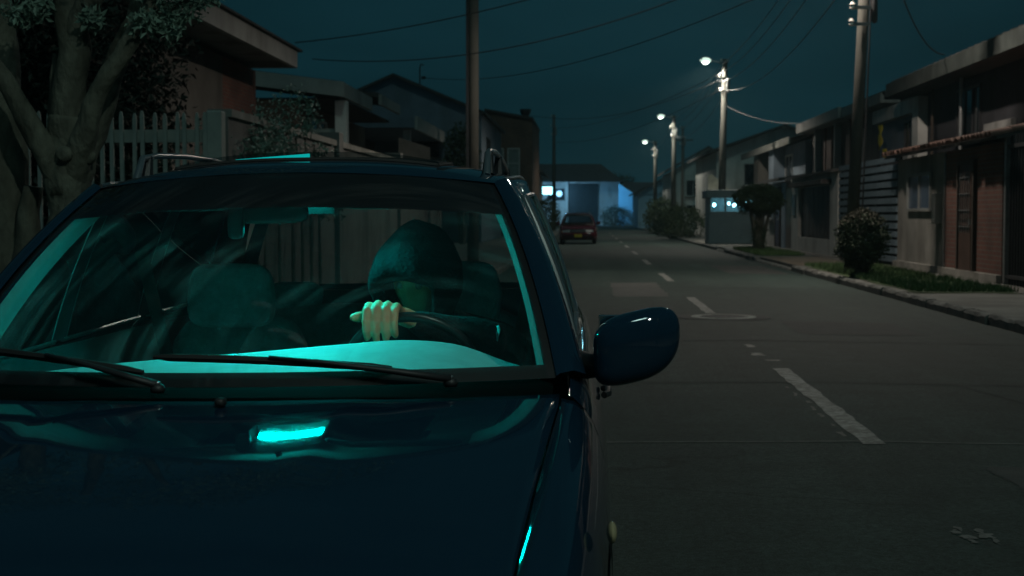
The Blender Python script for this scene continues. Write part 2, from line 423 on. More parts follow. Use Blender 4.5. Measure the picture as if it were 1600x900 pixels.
# pavements, kerb stones, verges
PZ = .10
sr = MB().box(RR + .16, 40, -40, 137, -.28, PZ).build('pavement_right', pavem); tag(sr, kind='structure')
sl = MB().box(-40, RL - .16, -40, 137, -.28, PZ - .02).build('pavement_left', pavem); tag(sl, kind='structure')
fe = MB().box(-60, 60, 143.5, 300, -.28, PZ + .05).build('far_pavement', pavem); tag(fe, kind='structure')
def kerb_mesh(seed):
    random.seed(seed); mb = MB(); n = 6; rows = []
    for i in range(n + 1):
        y = i * .985 / n
        j = lambda s: random.uniform(-s, s)
        rows.append([(0, y, -.3), (0 + j(.006), y, .09 + j(.012)), (.03 + j(.008), y, .125 + j(.01)), (.15 + j(.004), y, .122 + j(.006)), (.15, y, -.3)])
    mb.grid(rows)
    k = len(rows[0]); mb.f.append(list(range(k))); mb.f.append([n * k + q for q in range(k)][::-1])
    return mb
for side, x, flip, y_end in (('kerb_right', RR, 1, 90), ('kerb_left', RL, -1, 60)):
    kb = empty(side, (x, 0, road_z(x))); tag(kb, kind='structure')
    srcs = [kerb_mesh(s).build('kerb_stone', kerbm, kb, local=True) for s in range(4)]
    for k, s in enumerate(srcs): s.location = (0, -8 + k, 0); s.scale = (flip, 1, 1)
    for y in range(-4, y_end):
        if side == 'kerb_right' and (23 < y < 24 or 33 <= y <= 39 or 49 <= y <= 51): dz = -.075   # dropped kerb at driveways
        else: dz = random.uniform(-.012, .012)
        inst(srcs[y % 4], 'kerb_stone', kb, (random.uniform(-.012, .012), y, dz), scale=(flip, 1, 1))
    MB().box(min(x, x + flip * .15), max(x, x + flip * .15), y_end, 137, -.3, .1 + road_z(x)).build('kerb_strip', kerbm, kb)
random.seed(11)
def verge(x0, x1, y0, y1, seed, blades, label):
    random.seed(seed)
    rows = []
    for i in range(25):
        y = lin(y0, y1, i / 24); row = []
        for j in range(9):
            x = lin(x0, x1, j / 8); e = min(j, 8 - j, i / 2, (24 - i) / 2) / 4
            row.append((x + .10 * mnoise.noise(Vector((y * .8, j, seed))), y + .15 * mnoise.noise(Vector((x, i * .4, seed + 5))), PZ + .006 + .07 * min(1, e) + .03 * mnoise.noise(Vector((x, y, seed)))))
        rows.append(row)
    v = MB().grid(rows).build('grass_verge', turf, smooth='all', fix=False); tag(v, label, kind='structure')
    mb = MB()
    for k in range(blades):
        x = random.uniform(x0, x1); y = random.uniform(y0, y1)
        if mnoise.noise(Vector((x * .9, y * .6, seed))) < -.25 and random.random() < .7: continue
        h = random.uniform(.04, .12); a = random.uniform(0, math.pi); dx, dy = .012 * math.cos(a), .012 * math.sin(a)
        z = PZ + .03; lx, ly = random.gauss(0, .03), random.gauss(0, .03)
        mb.add([(x - dx, y - dy, z), (x + dx, y + dy, z), (x + lx, y + ly, z + h)], [(0, 1, 2)])
    o = mb.build('grass', grassm, fix=False)
    tag(o, 'short grass blades on the ' + label, 'grass', kind='stuff')
verge(4.95, 6.45, 21.5, 32.5, 3, 14000, 'nearer verge by the round shrub')
verge(4.95, 6.2, 40.6, 48.6, 4, 8000, 'farther verge under the mushroom tree')
verge(-3.6, -2.05, 3.0, 30.0, 5, 8000, 'verge behind the car along the fence')
# driveway of bare earth and concrete between the verges
MB().box(4.9, 7.0, 33.2, 39.9, PZ - .05, PZ + .006).build('driveway', M('driveway', (.15, .115, .085), .92, var=.4, scale=1.6, bump=.4, dirt=.5), sr)
# slab joints of the right footpath
for k in range(14):
    y = 20 + k * 1.5
    MB().box(6.46, 6.98, y, y + 1.47, PZ - .05, PZ + .008 + .006 * (k % 3)).build('paving_slab', pavem, sr)

# ================================================================== houses
def window(parent, F, s0, s1, t0, t1, nx=2, ny=1, fm=None, pm=None, sill=True, name='window', bars=False):
    fm = fm or paleframe; pm = pm or glassd; wd = .06
    mb = MB()
    mb.fbox(F, s0, s0 + wd, t0, t1, .0, .06).fbox(F, s1 - wd, s1, t0, t1, .0, .06)
    mb.fbox(F, s0 + wd, s1 - wd, t0, t0 + wd, .0, .06).fbox(F, s0 + wd, s1 - wd, t1 - wd, t1, .0, .06)
    for i in range(1, nx):
        s = lin(s0, s1, i / nx); mb.fbox(F, s - .02, s + .02, t0 + wd, t1 - wd, .0, .05)
    for i in range(1, ny):
        t = lin(t0, t1, i / ny); mb.fbox(F, s0 + wd, s1 - wd, t - .018, t + .018, .0, .045)
    o = mb.build(name, fm, parent)
    for i in range(nx):
        MB().fbox(F, lin(s0 + wd, s1 - wd, i / nx) + .001, lin(s0 + wd, s1 - wd, (i + 1) / nx) - .001, t0 + wd, t1 - wd, .004, .018).build('pane', pm, o)
    if sill: MB().fbox(F, s0 - .08, s1 + .08, t0 - .07, t0 - .002, 0, .14).build('sill', concrete, o)
    if bars:
        mb = MB(); n = int((s1 - s0) / .16)
        for i in range(1, n): s = lin(s0, s1, i / n); mb.fbox(F, s - .01, s + .01, t0, t1, .07, .09)
        mb.fbox(F, s0, s1, lin(t0, t1, .33), lin(t0, t1, .33) + .025, .066, .086).fbox(F, s0, s1, lin(t0, t1, .7), lin(t0, t1, .7) + .025, .066, .086)
        mb.build('window_grille', metald, o)
    return o
def door(parent, F, s0, s1, t0, t1, mat, panels=3, name='door'):
    o = MB().fbox(F, s0, s1, t0, t1, 0, .04).build(name, mat, parent)
    for i in range(panels):
        a = lin(t0 + .1, t1 - .05, i / panels); b = lin(t0 + .1, t1 - .05, (i + 1) / panels) - .08
        MB().fbox(F, s0 + .1, s1 - .1, a, b, .04, .058).build('door_panel', mat, o, bevel=.01)
    MB().fbox(F, s1 - .09, s1 - .04, lin(t0, t1, .47), lin(t0, t1, .47) + .1, .058, .1).build('handle', metalg, o)
    mb = MB().fbox(F, s0 - .07, s0 - .002, t0, t1 + .07, 0, .07).fbox(F, s1 + .002, s1 + .07, t0, t1 + .07, 0, .07).fbox(F, s0, s1, t1 + .002, t1 + .07, 0, .07)
    mb.build('door_frame', woodd, o)
    return o
def slab_roof(parent, x0, z0, x1, z1, y0, y1, th=.16, mat=None, name='roof'):
    """sloping slab: from (x0,z0) at one eave to (x1,z1)"""
    q = MB().hexa([(x0, y0, z0), (x1, y0, z1), (x1, y1, z1), (x0, y1, z0), (x0, y0, z0 + th), (x1, y0, z1 + th), (x1, y1, z1 + th), (x0, y1, z0 + th)])
    return q.build(name, mat or roofm, parent)
def tiles_on(parent, x0, z0, x1, z1, y0, y1, dy=.5):
    pass
FX = 8.8   # facades on the right
FR = lambda y, z=PZ, x=FX: (Vector((x, y, z)), -Y_, -X_)    # s runs towards the camera
# ---- right house A (nearest, big dark eaves)
hA = empty('two_storey_house', (FX + 3, 29.5, PZ), 'dark two-storey house with deep eaves above the tiled garden wall, far right', 'house', 'houses on the right side')
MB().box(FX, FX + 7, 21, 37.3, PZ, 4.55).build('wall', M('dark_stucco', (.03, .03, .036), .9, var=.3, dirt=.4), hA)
rf = slab_roof(hA, 8.05, 4.55, 12.3, 5.7, 20.4, 38.6, .14); slab_roof(hA, 16.4, 4.55, 12.3, 5.7, 20.4, 38.6, .14)
MB().box(7.98, 8.05, 20.4, 38.6, 4.40, 4.74).build('fascia', M('old_fascia', (.045, .055, .05), .85, var=.4, dirt=.6), hA)
mb = MB()
for k in range(36):
    y = 20.5 + k * .5; mb.tube([(8.02, y, 4.72), (9.2, y, 4.72 + .32)], .07, 6)
mb.build('roof_tile_course', roofm, rf)
MB().box(8.05, FX, 20.4, 38.6, 4.43, 4.52).build('soffit', woodd, hA)
MB().tube([(8.62, 33.4, 4.5), (8.62, 33.4, 2.0)], .045, 8).build('drainpipe', metalg, hA)
MB().tube([(8.62, 36.1, 4.4), (8.62, 36.1, 2.0)], .035, 8).build('drainpipe', woodd, hA)
F = FR(37.3)
window(hA, F, 3.0, 5.0, 2.9, 4.1, 3, 1, metald)
window(hA, F, 8.4, 11.0, 2.9, 4.1, 3, 1, metald)
MB().fbox(F, 5.6, 7.6, 2.35, 3.15, .02, .12).build('balcony_panel', grey, hA)
# roof of the porch between street wall and house, with clay tiles at the edge
po = slab_roof(hA, 6.75, 2.52, FX, 2.95, 23.9, 32.7, .06, roofm, 'porch_roof')
tl = MB()
rr = []
for i in range(2):
    for k in range(9):
        a = math.pi * k / 8
        rr.append(None)
def half_tile(length, r):
    mb = MB(); rows = []
    for y, rad in ((0, r), (length, r * .82)):
        rows.append([(y, rad * math.cos(math.pi * k / 6), rad * math.sin(math.pi * k / 6)) for k in range(7)] + [(y, (rad - .014) * math.cos(math.pi * k / 6), (rad - .014) * math.sin(math.pi * k / 6)) for k in range(6, -1, -1)])
    mb.grid(rows, True); n = 14
    mb.f.append(list(range(n))); mb.f.append([n + q for q in range(n)])
    return mb
tsrc = half_tile(.46, .095).build('roof_tile', tilem, po, local=True)
ang = math.atan2(.43, 2.05)
first = True; o0 = OFF[po]
for c in range(5):
    for k in range(43):
        y = 24.0 + k * .2 + random.uniform(-.012, .012)
        x = 6.66 + c * .38 + random.uniform(-.02, .02); z = 2.575 + (x - 6.7) * .21 + .01
        loc = Vector((x, y, z)) - o0; rot = (random.uniform(-.06, .06), -ang + random.uniform(-.03, .03), random.uniform(-.04, .04))
        if first: tsrc.location = loc; tsrc.rotation_euler = rot; first = False
        else: inst(tsrc, 'roof_tile', po, loc, rot)
# street wall under the porch: plastered part, brick part
gwA = empty('garden_wall', (7.0, 28.3, PZ), 'weathered white and brick garden wall with clay-tiled top', 'wall')
MB().box(7.0, 7.18, 28.1, 32.4, PZ, 2.5).build('plaster_wall', M('old_plaster', (.21, .205, .185), .9, var=.3, scale=1.4, bump=.4, bscale=20, dirt=.9), gwA)
MB().box(6.985, 7.18, 24.3, 28.1, PZ, 2.5).build('brick_wall', brickm, gwA)
F = (Vector((7.0, 32.4, PZ)), -Y_, -X_)
MB().fbox(F, 4.3, 4.34, .0, 2.36, .0, .05).build('downpipe', metalg, gwA)
Fb = (Vector((6.985, 28.1, PZ)), -Y_, -X_)
d = door(gwA, Fb, 1.15, 2.15, .02, 2.1, M('door_brown', (.07, .04, .03), .6, var=.3), 2)
mb = MB()
for i in range(5): mb.fbox(Fb, 1.3 + i * .16, 1.315 + i * .16, .85, 1.95, .06, .075)
for i in range(4): mb.fbox(Fb, 1.27, 2.0, .95 + i * .3, .965 + i * .3, .062, .078)
mb.build('door_grille', metalg, d)
window(gwA, F, 1.1, 3.2, 1.25, 2.05, 2, 1, M('dull_frame', (.2, .21, .2), .7), M('shade_pane', (.06, .09, .13), .2), sill=False)  # dark window stands in for shade on the upper plaster
MB().fbox(F, 3.7, 4.0, 1.0, 1.6, 0, .14).build('meter_box', grey, gwA, bevel=.01)
MB().box(6.9, 7.0, 24.3, 32.4, PZ, PZ + .16).build('plinth', concrete, gwA)
# dark barred gate at the right edge
gt = empty('barred_gate', (7.0, 22.3, PZ), 'dark vertical-bar gate at the right edge beside the brick wall', 'gate')
for k in range(26):
    y = 20.4 + k * .15
    MB().box(7.02, 7.05, y, y + .03, PZ, 2.6).build('bar', metald, gt)
MB().box(7.0, 7.07, 20.3, 24.25, PZ + .12, PZ + .18).build('rail', metald, gt); MB().box(7.0, 7.07, 20.3, 24.25, 2.38, 2.44).build('rail', metald, gt)
MB().box(6.98, 7.06, 24.12, 24.22, PZ, 2.7).build('post', metalg, gt)
MB().box(7.08, 7.1, 20.3, 24.2, PZ, 2.3).build('backing_sheet', M('black_sheet', (.012, .012, .014), .7), gt)

# ---- right house B (white framed balcony, brick panels)
hB = empty('two_storey_house', (FX + 3, 47, PZ), 'two-storey house with pale fascia, brick panels and white-framed balcony', 'house', 'houses on the right side')
MB().box(FX, FX + 7, 37.4, 56, PZ, 4.45).build('wall', M('brown_stucco', (.11, .095, .088), .9, var=.25, dirt=.4), hB)
slab_roof(hB, 8.3, 4.62, 12.3, 5.6, 40.6, 56.3, .12); slab_roof(hB, 16.3, 4.62, 12.3, 5.6, 40.6, 56.3, .12)
MB().box(8.2, 8.3, 47.0, 56.3, 4.42, 4.78).build('fascia', fasc, hB); MB().box(8.25, 8.35, 40.6, 46.7, 4.42, 4.7).build('fascia', fasc, hB)
MB().box(8.35, FX, 40.6, 56.3, 4.42, 4.5).build('soffit', grey, hB)
F = FR(56)
for s in (1.2, 5.1, 9.0):
    window(hB, F, s, s + 1.3, 2.6, 3.9, 2, 1, paleframe)
for s0, s1 in ((2.8, 3.6), (3.9, 4.9), (6.9, 8.5)):
    MB().fbox(F, s0, s1, 2.2, 4.4, .012, .12).build('brick_panel', brickm, hB)
for s in (2.6, 6.75): MB().fbox(F, s, s + .16, 2.0, 4.42, .0, .35).build('pilaster', fasc, hB)
for s0, s1 in ((1.0, 2.4), (5.0, 6.4), (8.7, 9.9), (11.0, 12.2)):
    b = MB().fbox(F, s0, s1, 2.05, 2.12, 0, .55).build('balcony', grey, hB)
    MB().fbox(F, s0, s1, 2.12, 2.6, .48, .55).build('balcony_front', white, b)
MB().box(8.3, FX, 40.2, 56.2, 2.15, 2.3).build('string_course', concrete, hB)
# white frame round a recessed balcony
MB().box(8.55, FX, 37.35, 43.2, 3.96, 4.33).build('frame_beam', white, hB)
MB().box(8.55, FX, 37.35, 38.0, 2.45, 3.96).build('frame_post', white, hB)
MB().box(8.3, FX, 37.35, 43.2, 2.3, 2.45).build('balcony_floor', concrete, hB)
MB().box(8.32, 8.42, 37.4, 40.0, 2.45, 3.0).build('balcony_parapet', grey, hB)
MB().box(FX - .05, FX - .004, 38.0, 43.0, 2.45, 3.95).build('recess_wall', bluegrey, hB)
window(hB, FR(43.2, 0, FX - .05), 3.6, 4.6, 2.5, 3.85, 2, 1, metald, sill=False)
# yellow cloths on the balcony
ym = M('yellow_cloth', (.55, .42, .03), .85, var=.2)
for yy, zz, lb in ((40.9, 3.2, 'yellow cloth hanging high on the white-framed balcony'), (40.3, 2.5, 'yellow cloth hanging low on the white-framed balcony')):
    rows = []
    for i in range(7):
        rows.append([(8.36 + .03 * math.sin(i * 1.7 + j), yy + j * .09 + .02 * math.sin(i), zz + .62 - i * .1 - .02 * j * (i > 3)) for j in range(6)])
    o = MB().grid(rows).build('hanging_cloth', ym, smooth='all'); o.modifiers.new('s', 'SOLIDIFY').thickness = .012
    tag(o, lb, 'cloth')
# white garage front
gB = empty('garage_front', (7.0, 44.5, PZ), 'pale garage front with a dark opening behind the round shrub', 'garage')
F = (Vector((7.0, 49.0, PZ)), -Y_, -X_)
mb = MB().fbox(F, 0, 1.6, 0, 2.45, -.2, 0).fbox(F, 1.6, 7.7, 2.05, 2.45, -.2, 0).fbox(F, 7.7, 9.0, 0, 2.45, -.2, 0).fbox(F, 1.6, 7.7, 0, .45, -.2, -.01)
mb.build('wall', white, gB)
gd = MB().fbox(F, 1.6, 7.7, .45, 2.05, -.16, -.12).build('garage_door', M('garage_black', (.012, .012, .013), .6), gB)
for k in range(7): MB().fbox(F, 1.65 + k * .87, 1.65 + k * .87 + .8, .5, 2.0, -.118, -.09).build('door_panel', M('garage_panel', (.016, .016, .018), .6), gd)
MB().fbox(F, 1.5, 7.9, 2.06, 2.2, 0, .3).build('canopy', roofm, gB)
slab_roof(gB, 6.8, 2.46, FX, 2.75, 39.9, 49.2, .08)
MB().fbox(F, .35, 1.05, 1.15, 1.85, 0, .03).build('notice_board', M('notice', (.06, .085, .09), .5), gB)
# slatted gate
sg = empty('slatted_gate', (7.0, 36, PZ), 'blue-grey horizontal slat gate between garage front and garden wall', 'gate')
for k in range(13):
    z = PZ + .1 + k * .19
    MB().box(6.99, 7.03, 32.5, 39.85, z, z + .13).build('slat', slatm, sg)
for y in (32.46, 34.9, 37.3, 39.78): MB().box(7.035, 7.11, y, y + .08, PZ, 2.62).build('post', metald, sg)
MB().box(7.12, 7.14, 32.5, 39.8, PZ, 2.5).build('backing_sheet', MATS['black_sheet'], sg)
# ---- right house C
hC = empty('two_storey_house', (FX + 3, 64, PZ), 'low dark house with a pale eave above the mushroom tree', 'house', 'houses on the right side')
MB().box(FX - .2, FX + 7, 56.5, 73, PZ, 4.2).build('wall', bluegrey, hC)
slab_roof(hC, 8.0, 4.15, 12.3, 5.2, 56.4, 73.6, .14); slab_roof(hC, 16.3, 4.15, 12.3, 5.2, 56.4, 73.6, .14)
MB().box(7.93, 8.0, 56.4, 73.6, 4.05, 4.33).build('fascia', M('fascia_dull', (.22, .22, .2), .85, dirt=.5), hC)
F = FR(73, PZ, FX - .2)
for s in (1.2, 6.2, 11.2): window(hC, F, s, s + 2.0, 2.5, 3.7, 2, 1, paleframe)
MB().fbox(F, 3.6, 5.4, 2.2, 4.1, 0, .5).build('bay', beige, hC); MB().fbox(F, 9.2, 10.8, 2.2, 4.1, 0, .5).build('bay', bluegrey, hC)
pC = MB().box(7.0, 8.6, 50.2, 56.0, PZ, 2.45).build('porch_wall', grey, hC)
slab_roof(hC, 6.7, 2.46, 8.6, 2.75, 50.0, 56.3, .1, roofm, 'porch_roof')
F = (Vector((7.0, 56.0, PZ)), -Y_, -X_)
door(hC, F, 3.3, 4.5, .02, 2.1, M('door_navy', (.02, .02, .07), .5), 2)
window(hC, F, 1.0, 2.4, 1.0, 1.9, 2, 1, paleframe)
MB().fbox(F, 4.75, 5.7, .0, 2.3, .0, .03).build('pale_panel', M('pale_blue_panel', (.22, .30, .38), .7), hC)
wl = MB().fbox(F, 2.9, 3.05, 1.75, 1.95, .04, .12).build('porch_lamp', emis('porch_lamp', (.35, .62, 1.0), 3.0), hC)
# ---- right house D and farther
def far_house(name, label, x0, x1, y0, y1, eave, ridge, wallm, face='-y', wins=2, roofmat=None, grp='houses on the right side', over=.5):
    h = empty(name, ((x0 + x1) / 2, y0, PZ), label, 'house', grp)
    MB().box(x0, x1, y0, y1, PZ, eave).build('wall', wallm, h)
    xm = (x0 + x1) / 2; rm = roofmat or roofm
    slab_roof(h, x0 - over, eave - .12, xm, ridge, y0 - .4, y1 + .4, .14, rm); slab_roof(h, x1 + over, eave - .12, xm, ridge, y0 - .4, y1 + .4, .14, rm)
    MB().add([(x0, y0 + .01, eave), (x1, y0 + .01, eave), (xm, y0 + .01, ridge)], [(0, 1, 2)]).build('gable', wallm, h).modifiers.new('s', 'SOLIDIFY').thickness = .1
    Ff = (Vector((x0, y0, PZ)), X_, -Y_)
    wdt = (x1 - x0) / (wins * 2 + 1)
    for i in range(wins):
        window(h, Ff, wdt * (2 * i + 1), wdt * (2 * i + 2), eave - 1.9, eave - .7, 2, 1, paleframe)
        window(h, Ff, wdt * (2 * i + 1), wdt * (2 * i + 2), .9, 1.9, 2, 1, paleframe)
    return h
hD = far_house('gabled_house', 'pale house with a black roof behind the guard hut', 6.9, 14, 76, 90, 4.6, 5.9, white, wins=2)
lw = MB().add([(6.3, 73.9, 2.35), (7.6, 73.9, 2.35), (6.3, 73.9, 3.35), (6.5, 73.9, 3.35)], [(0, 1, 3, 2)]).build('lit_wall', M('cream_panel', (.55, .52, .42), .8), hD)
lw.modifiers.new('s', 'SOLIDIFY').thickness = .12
hE = far_house('gabled_house', 'small pale house with dark roof right of the farthest lamp', 6.2, 11.5, 104, 116, 4.4, 6.1, white, wins=2)
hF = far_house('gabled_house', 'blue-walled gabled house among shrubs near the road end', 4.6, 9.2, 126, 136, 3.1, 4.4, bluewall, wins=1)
# ---- houses across the end of the street
eH = empty('long_white_house', (-1, 152, PZ), 'long white house with black roof closing the street end', 'house')
MB().box(-14, 3.6, 150, 160, PZ, 4.75).build('wall', white, eH)
mb = MB().hexa([(-14.6, 149.3, 4.7), (4.0, 149.3, 4.7), (4.0, 160.6, 4.7), (-14.6, 160.6, 4.7), (-13, 153.6, 6.7), (1.6, 153.6, 6.7), (1.6, 156.5, 6.7), (-13, 156.5, 6.7)]); mb.build('roof', roofm, eH)
F = (Vector((-14, 150, PZ)), X_, -Y_)
MB().fbox(F, 12.2, 15.3, .1, 4.4, .02, .12).build('stairwell_panel', M('stair_dark', (.035, .05, .055), .5), eH)
window(eH, F, 10.0, 11.8, 2.7, 3.9, 2, 1, metald); window(eH, F, 5.4, 7.4, 2.7, 3.9, 2, 1, metald); window(eH, F, 1.4, 3.4, 2.7, 3.9, 2, 1, metald)
window(eH, F, 12.6, 14.9, 2.6, 4.1, 3, 2, metald, sill=False)
MB().fbox(F, 9.2, 9.5, 0, 2.6, 0, .5).build('pilaster', white, eH); MB().fbox(F, 11.9, 12.15, 0, 4.6, 0, .4).build('pilaster', white, eH)
eB = empty('gabled_annex', (5.6, 148, PZ), 'low annex with blue-lit gable wall beside the long white house', 'house')
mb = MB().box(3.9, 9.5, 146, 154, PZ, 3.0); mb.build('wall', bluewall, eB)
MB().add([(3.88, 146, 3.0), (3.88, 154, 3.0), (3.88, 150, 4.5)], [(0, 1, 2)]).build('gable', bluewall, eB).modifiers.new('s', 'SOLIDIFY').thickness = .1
for ya, yb in ((145.6, 150), (154.4, 150)):
    MB().hexa([(4.0, ya, 2.85), (10, ya, 2.85), (10, yb, 4.5), (4.0, yb, 4.5), (4.0, ya, 3.0), (10, ya, 3.0), (10, yb, 4.65), (4.0, yb, 4.65)]).build('roof', roofm, eB)
F = (Vector((3.9, 146, PZ)), X_, -Y_)
window(eB, F, 1.2, 2.6, 1.0, 2.2, 2, 1, metald); door(eB, F, 3.4, 4.4, 0, 2.1, woodd, 2)
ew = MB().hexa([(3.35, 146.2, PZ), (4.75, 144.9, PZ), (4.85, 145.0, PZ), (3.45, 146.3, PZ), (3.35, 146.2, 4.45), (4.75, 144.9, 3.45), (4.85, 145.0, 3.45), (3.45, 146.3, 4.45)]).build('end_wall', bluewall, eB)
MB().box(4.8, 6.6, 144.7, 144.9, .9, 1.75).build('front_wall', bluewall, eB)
# blue floodlight on the long white house
fl = empty('wall_floodlight', (-4.05, 149.4, 3.5), 'glowing blue-white floodlight on the long white house', 'lamp')
MB().box(-4.55, -3.35, 149.45, 149.95, 3.35, 4.2).build('housing', metald, fl, local=False)
MB().box(-4.5, -3.4, 149.40, 149.44, 3.4, 4.15).build('lens', emis('flood_lens', (.25, .85, 1.0), 9), fl)
ld = bpy.data.lights.new('flood_light', 'SPOT'); ld.energy = 3500; ld.color = (.12, .55, 1.0); ld.spot_size = R(54); ld.shadow_soft_size = .4
lo = bpy.data.objects.new('flood_light', ld); C.objects.link(lo); lo.parent = fl; lo.location = (.1, -1.6, .3); lo.rotation_euler = (R(-80), 0, R(72))

sp_ = bpy.data.lights.new('flood_spill', 'POINT'); sp_.energy = 260; sp_.color = (.25, .62, 1.0); sp_.shadow_soft_size = .3
so_ = bpy.data.objects.new('flood_spill', sp_); C.objects.link(so_); so_.parent = fl; so_.location = (1.2, -2.6, .0)
# ================================================================== left side
h1 = empty('two_storey_house', (-10, 25, PZ), 'house with wide grey fascia and brick pier behind the leafy tree', 'house', 'houses on the left side')
MB().box(-15, -7.6, 16, 29.6, PZ, 4.6).build('wall', beige, h1)
MB().box(-15, -7.62, 29.6, 32.7, PZ, 4.6).build('brick_pier', brickm, h1)
MB().box(-6.62, -6.5, 15.5, 32.0, 4.58, 4.95).build('fascia', fasc, h1)
MB().box(-14.8, -6.62, 31.9, 32.02, 4.58, 4.95).build('fascia', fasc, h1)
MB().box(-15.2, -6.62, 15.5, 31.88, 4.72, 4.86).build('soffit', grey, h1)
MB().hexa([(-15.5, 15.3, 4.95), (-6.42, 15.3, 4.955), (-6.42, 32.2, 4.955), (-15.5, 32.2, 4.95), (-15.5, 15.3, 6.2), (-6.42, 15.3, 5.0), (-6.42, 32.2, 5.0), (-15.5, 32.2, 6.2)]).build('roof', roofm, h1)
F = (Vector((-7.6, 16, PZ)), Y_, X_)
window(h1, F, 3, 5, 2.9, 4.1, 2, 1, metald); window(h1, F, 8.3, 10.6, .9, 2.0, 2, 1, paleframe, bars=True)
door(h1, F, 5.6, 6.6, 0, 2.1, woodd, 3)
h2 = empty('porch_house', (-9.5, 40, PZ), 'house with sloping pale roof edge and white porch pillar', 'house', 'houses on the left side')
MB().box(-15, -7.7, 37.5, 49.5, PZ, 4.3).build('wall', brick2, h2)
def bar(x0, z0, x1, z1, y0, y1, h): return MB().hexa([(x0, y0, z0), (x1, y0, z1), (x1, y1, z1), (x0, y1, z0), (x0, y0, z0 + h), (x1, y0, z1 + h), (x1, y1, z1 + h), (x0, y1, z0 + h)])
bar(-12, 5.12, -6.45, 4.42, 37.9, 38.02, .40).build('barge_board', fasc, h2)
MB().box(-6.57, -6.45, 38.02, 43.0, 4.42, 4.80).build('fascia', fasc, h2)
MB().box(-6.3, -6.2, 43.2, 47.6, 4.62, 4.92).build('fascia', fasc, h2)
slab_roof(h2, -12, 5.42, -6.57, 4.72, 38.03, 43.1, .13, roofm); slab_roof(h2, -12, 5.6, -6.3, 4.85, 43.2, 47.8, .13, roofm)
MB().box(-12, -6.6, 38.1, 47.6, 4.35, 4.42).build('soffit', woodd, h2)
MB().box(-6.75, -6.45, 38.2, 38.6, PZ, 4.35).build('pillar', white, h2); MB().box(-7.4, -6.76, 38.35, 38.45, PZ, 3.6).build('screen_panel', M('pale_green_panel', (.22, .26, .24), .8, dirt=.4), h2)
F = (Vector((-7.7, 37.5, PZ)), Y_, X_); window(h2, F, 2, 4.4, 2.7, 3.9, 2, 1, paleframe); door(h2, F, 5.5, 6.6, 0, 2.1, woodd, 3)
Fn = (Vector((-12.5, 37.5, PZ)), X_, -Y_); window(h2, Fn, 1.0, 2.6, 2.9, 3.9, 2, 1, paleframe); window(h2, Fn, 3.2, 4.4, 1.0, 2.6, 2, 1, metald)
h3 = empty('gable_house', (-8, 62, PZ), 'blue-grey house with large bare gable left of the utility pole', 'house', 'houses on the left side')
mb = MB().add([(-12.5, 60, PZ), (-4.4, 60, PZ), (-4.4, 60, 5.55), (-8.1, 60, 7.1), (-12.5, 60, 5.2), (-12.5, 74, PZ), (-4.4, 74, PZ), (-4.4, 74, 5.55), (-8.1, 74, 7.1), (-12.5, 74, 5.2)],
              [(0, 1, 2, 3, 4), (5, 6, 7, 8, 9), (0, 4, 9, 5), (1, 2, 7, 6)]); mb.build('wall', bluegrey, h3)
bar(-8.1, 7.1, -4.2, 5.46, 59.8, 74.3, .12).build('roof', roofm, h3); bar(-12.8, 5.07, -8.1, 7.1, 59.8, 74.3, .12).build('roof', roofm, h3)
for s, t in ((1.5, 3.6), (5.0, 3.6)):
    window(h3, (Vector((-12.5, 60, PZ)), X_, -Y_), s, s + 1.3, t, t + 1.1, 2, 1, metald)
pc = MB().box(-9.4, -6.05, 50.2, 60, 4.35, 4.68).build('porch_canopy', M('canopy_blue', (.12, .16, .2), .8, dirt=.3), h3)
MB().box(-6.04, -5.94, 50.2, 60, 4.28, 4.75).build('fascia', fasc, h3)
MB().box(-9.2, -8.9, 50.5, 59.8, PZ, 4.3).build('porch_wall', woodd, h3); MB().box(-6.5, -6.25, 50.6, 50.85, PZ, 4.3).build('pillar', white, h3)
MB().hexa([(-6.35, 48.2, PZ), (-5.3, 48.2, PZ), (-5.3, 48.4, PZ), (-6.35, 48.4, PZ), (-6.35, 48.2, 3.9), (-5.3, 48.2, 3.55), (-5.3, 48.4, 3.55), (-6.35, 48.4, 3.9)]).build('pink_screen_wall', pink, h3)
window(h3, (Vector((-4.4, 60, PZ)), Y_, X_), 3, 5, 3.4, 4.6, 2, 1, metald)
an = empty('roof_mast', (-7.05, 60.5, 6.6), 'thin curved mast on the gable house roof', 'mast')
MB().tube([(-7.05, 60.5, 6.5), (-7.05, 60.5, 7.5), (-7.0, 60.5, 7.66), (-6.88, 60.5, 7.6)], .03, 6).build('mast_tube', metald, an)
MB().box(-6.98, -6.8, 60.45, 60.55, 7.02, 7.14).build('insulator', metald, an)
h4 = empty('brick_building', (-4.5, 82, PZ), 'flat-topped brown brick building right of the utility pole', 'building')
MB().hexa([(-5.65, 80, PZ), (-3.0, 80, PZ), (-3.0, 92, PZ), (-5.65, 92, PZ), (-5.65, 80, 7.1), (-3.0, 80, 6.6), (-3.0, 92, 6.6), (-5.65, 92, 7.1)]).build('wall', brick2, h4)
MB().box(-6.4, -5.66, 80.2, 92, PZ, 7.0).build('side_wall', bluegrey, h4)
bar(-5.7, 7.1, -2.95, 6.6, 79.9, 92, .12).build('parapet', M('parapet_dark', (.06, .05, .045), .9), h4)
MB().lathe([(.02, 0), (.16, .06), (.28, .22), (.33, .45), (.30, .45), (.1, .1), (0, .04)], 12, (-3.4, 80.5, 6.75)).build('roof_vent', metald, h4)
F = (Vector((-5.65, 80, PZ)), X_, -Y_)
for s in (.35, 1.25): window(h4, F, s, s + .7, 3.2, 4.9, 1, 2, paleframe, M('curtained_pane', (.16, .19, .18), .5, var=.3))
window(h4, F, 1.25, 2.3, 1.4, 2.6, 2, 1, paleframe, MATS['curtained_pane']); door(h4, F, .3, 1.0, 0, 2.2, metald, 2)
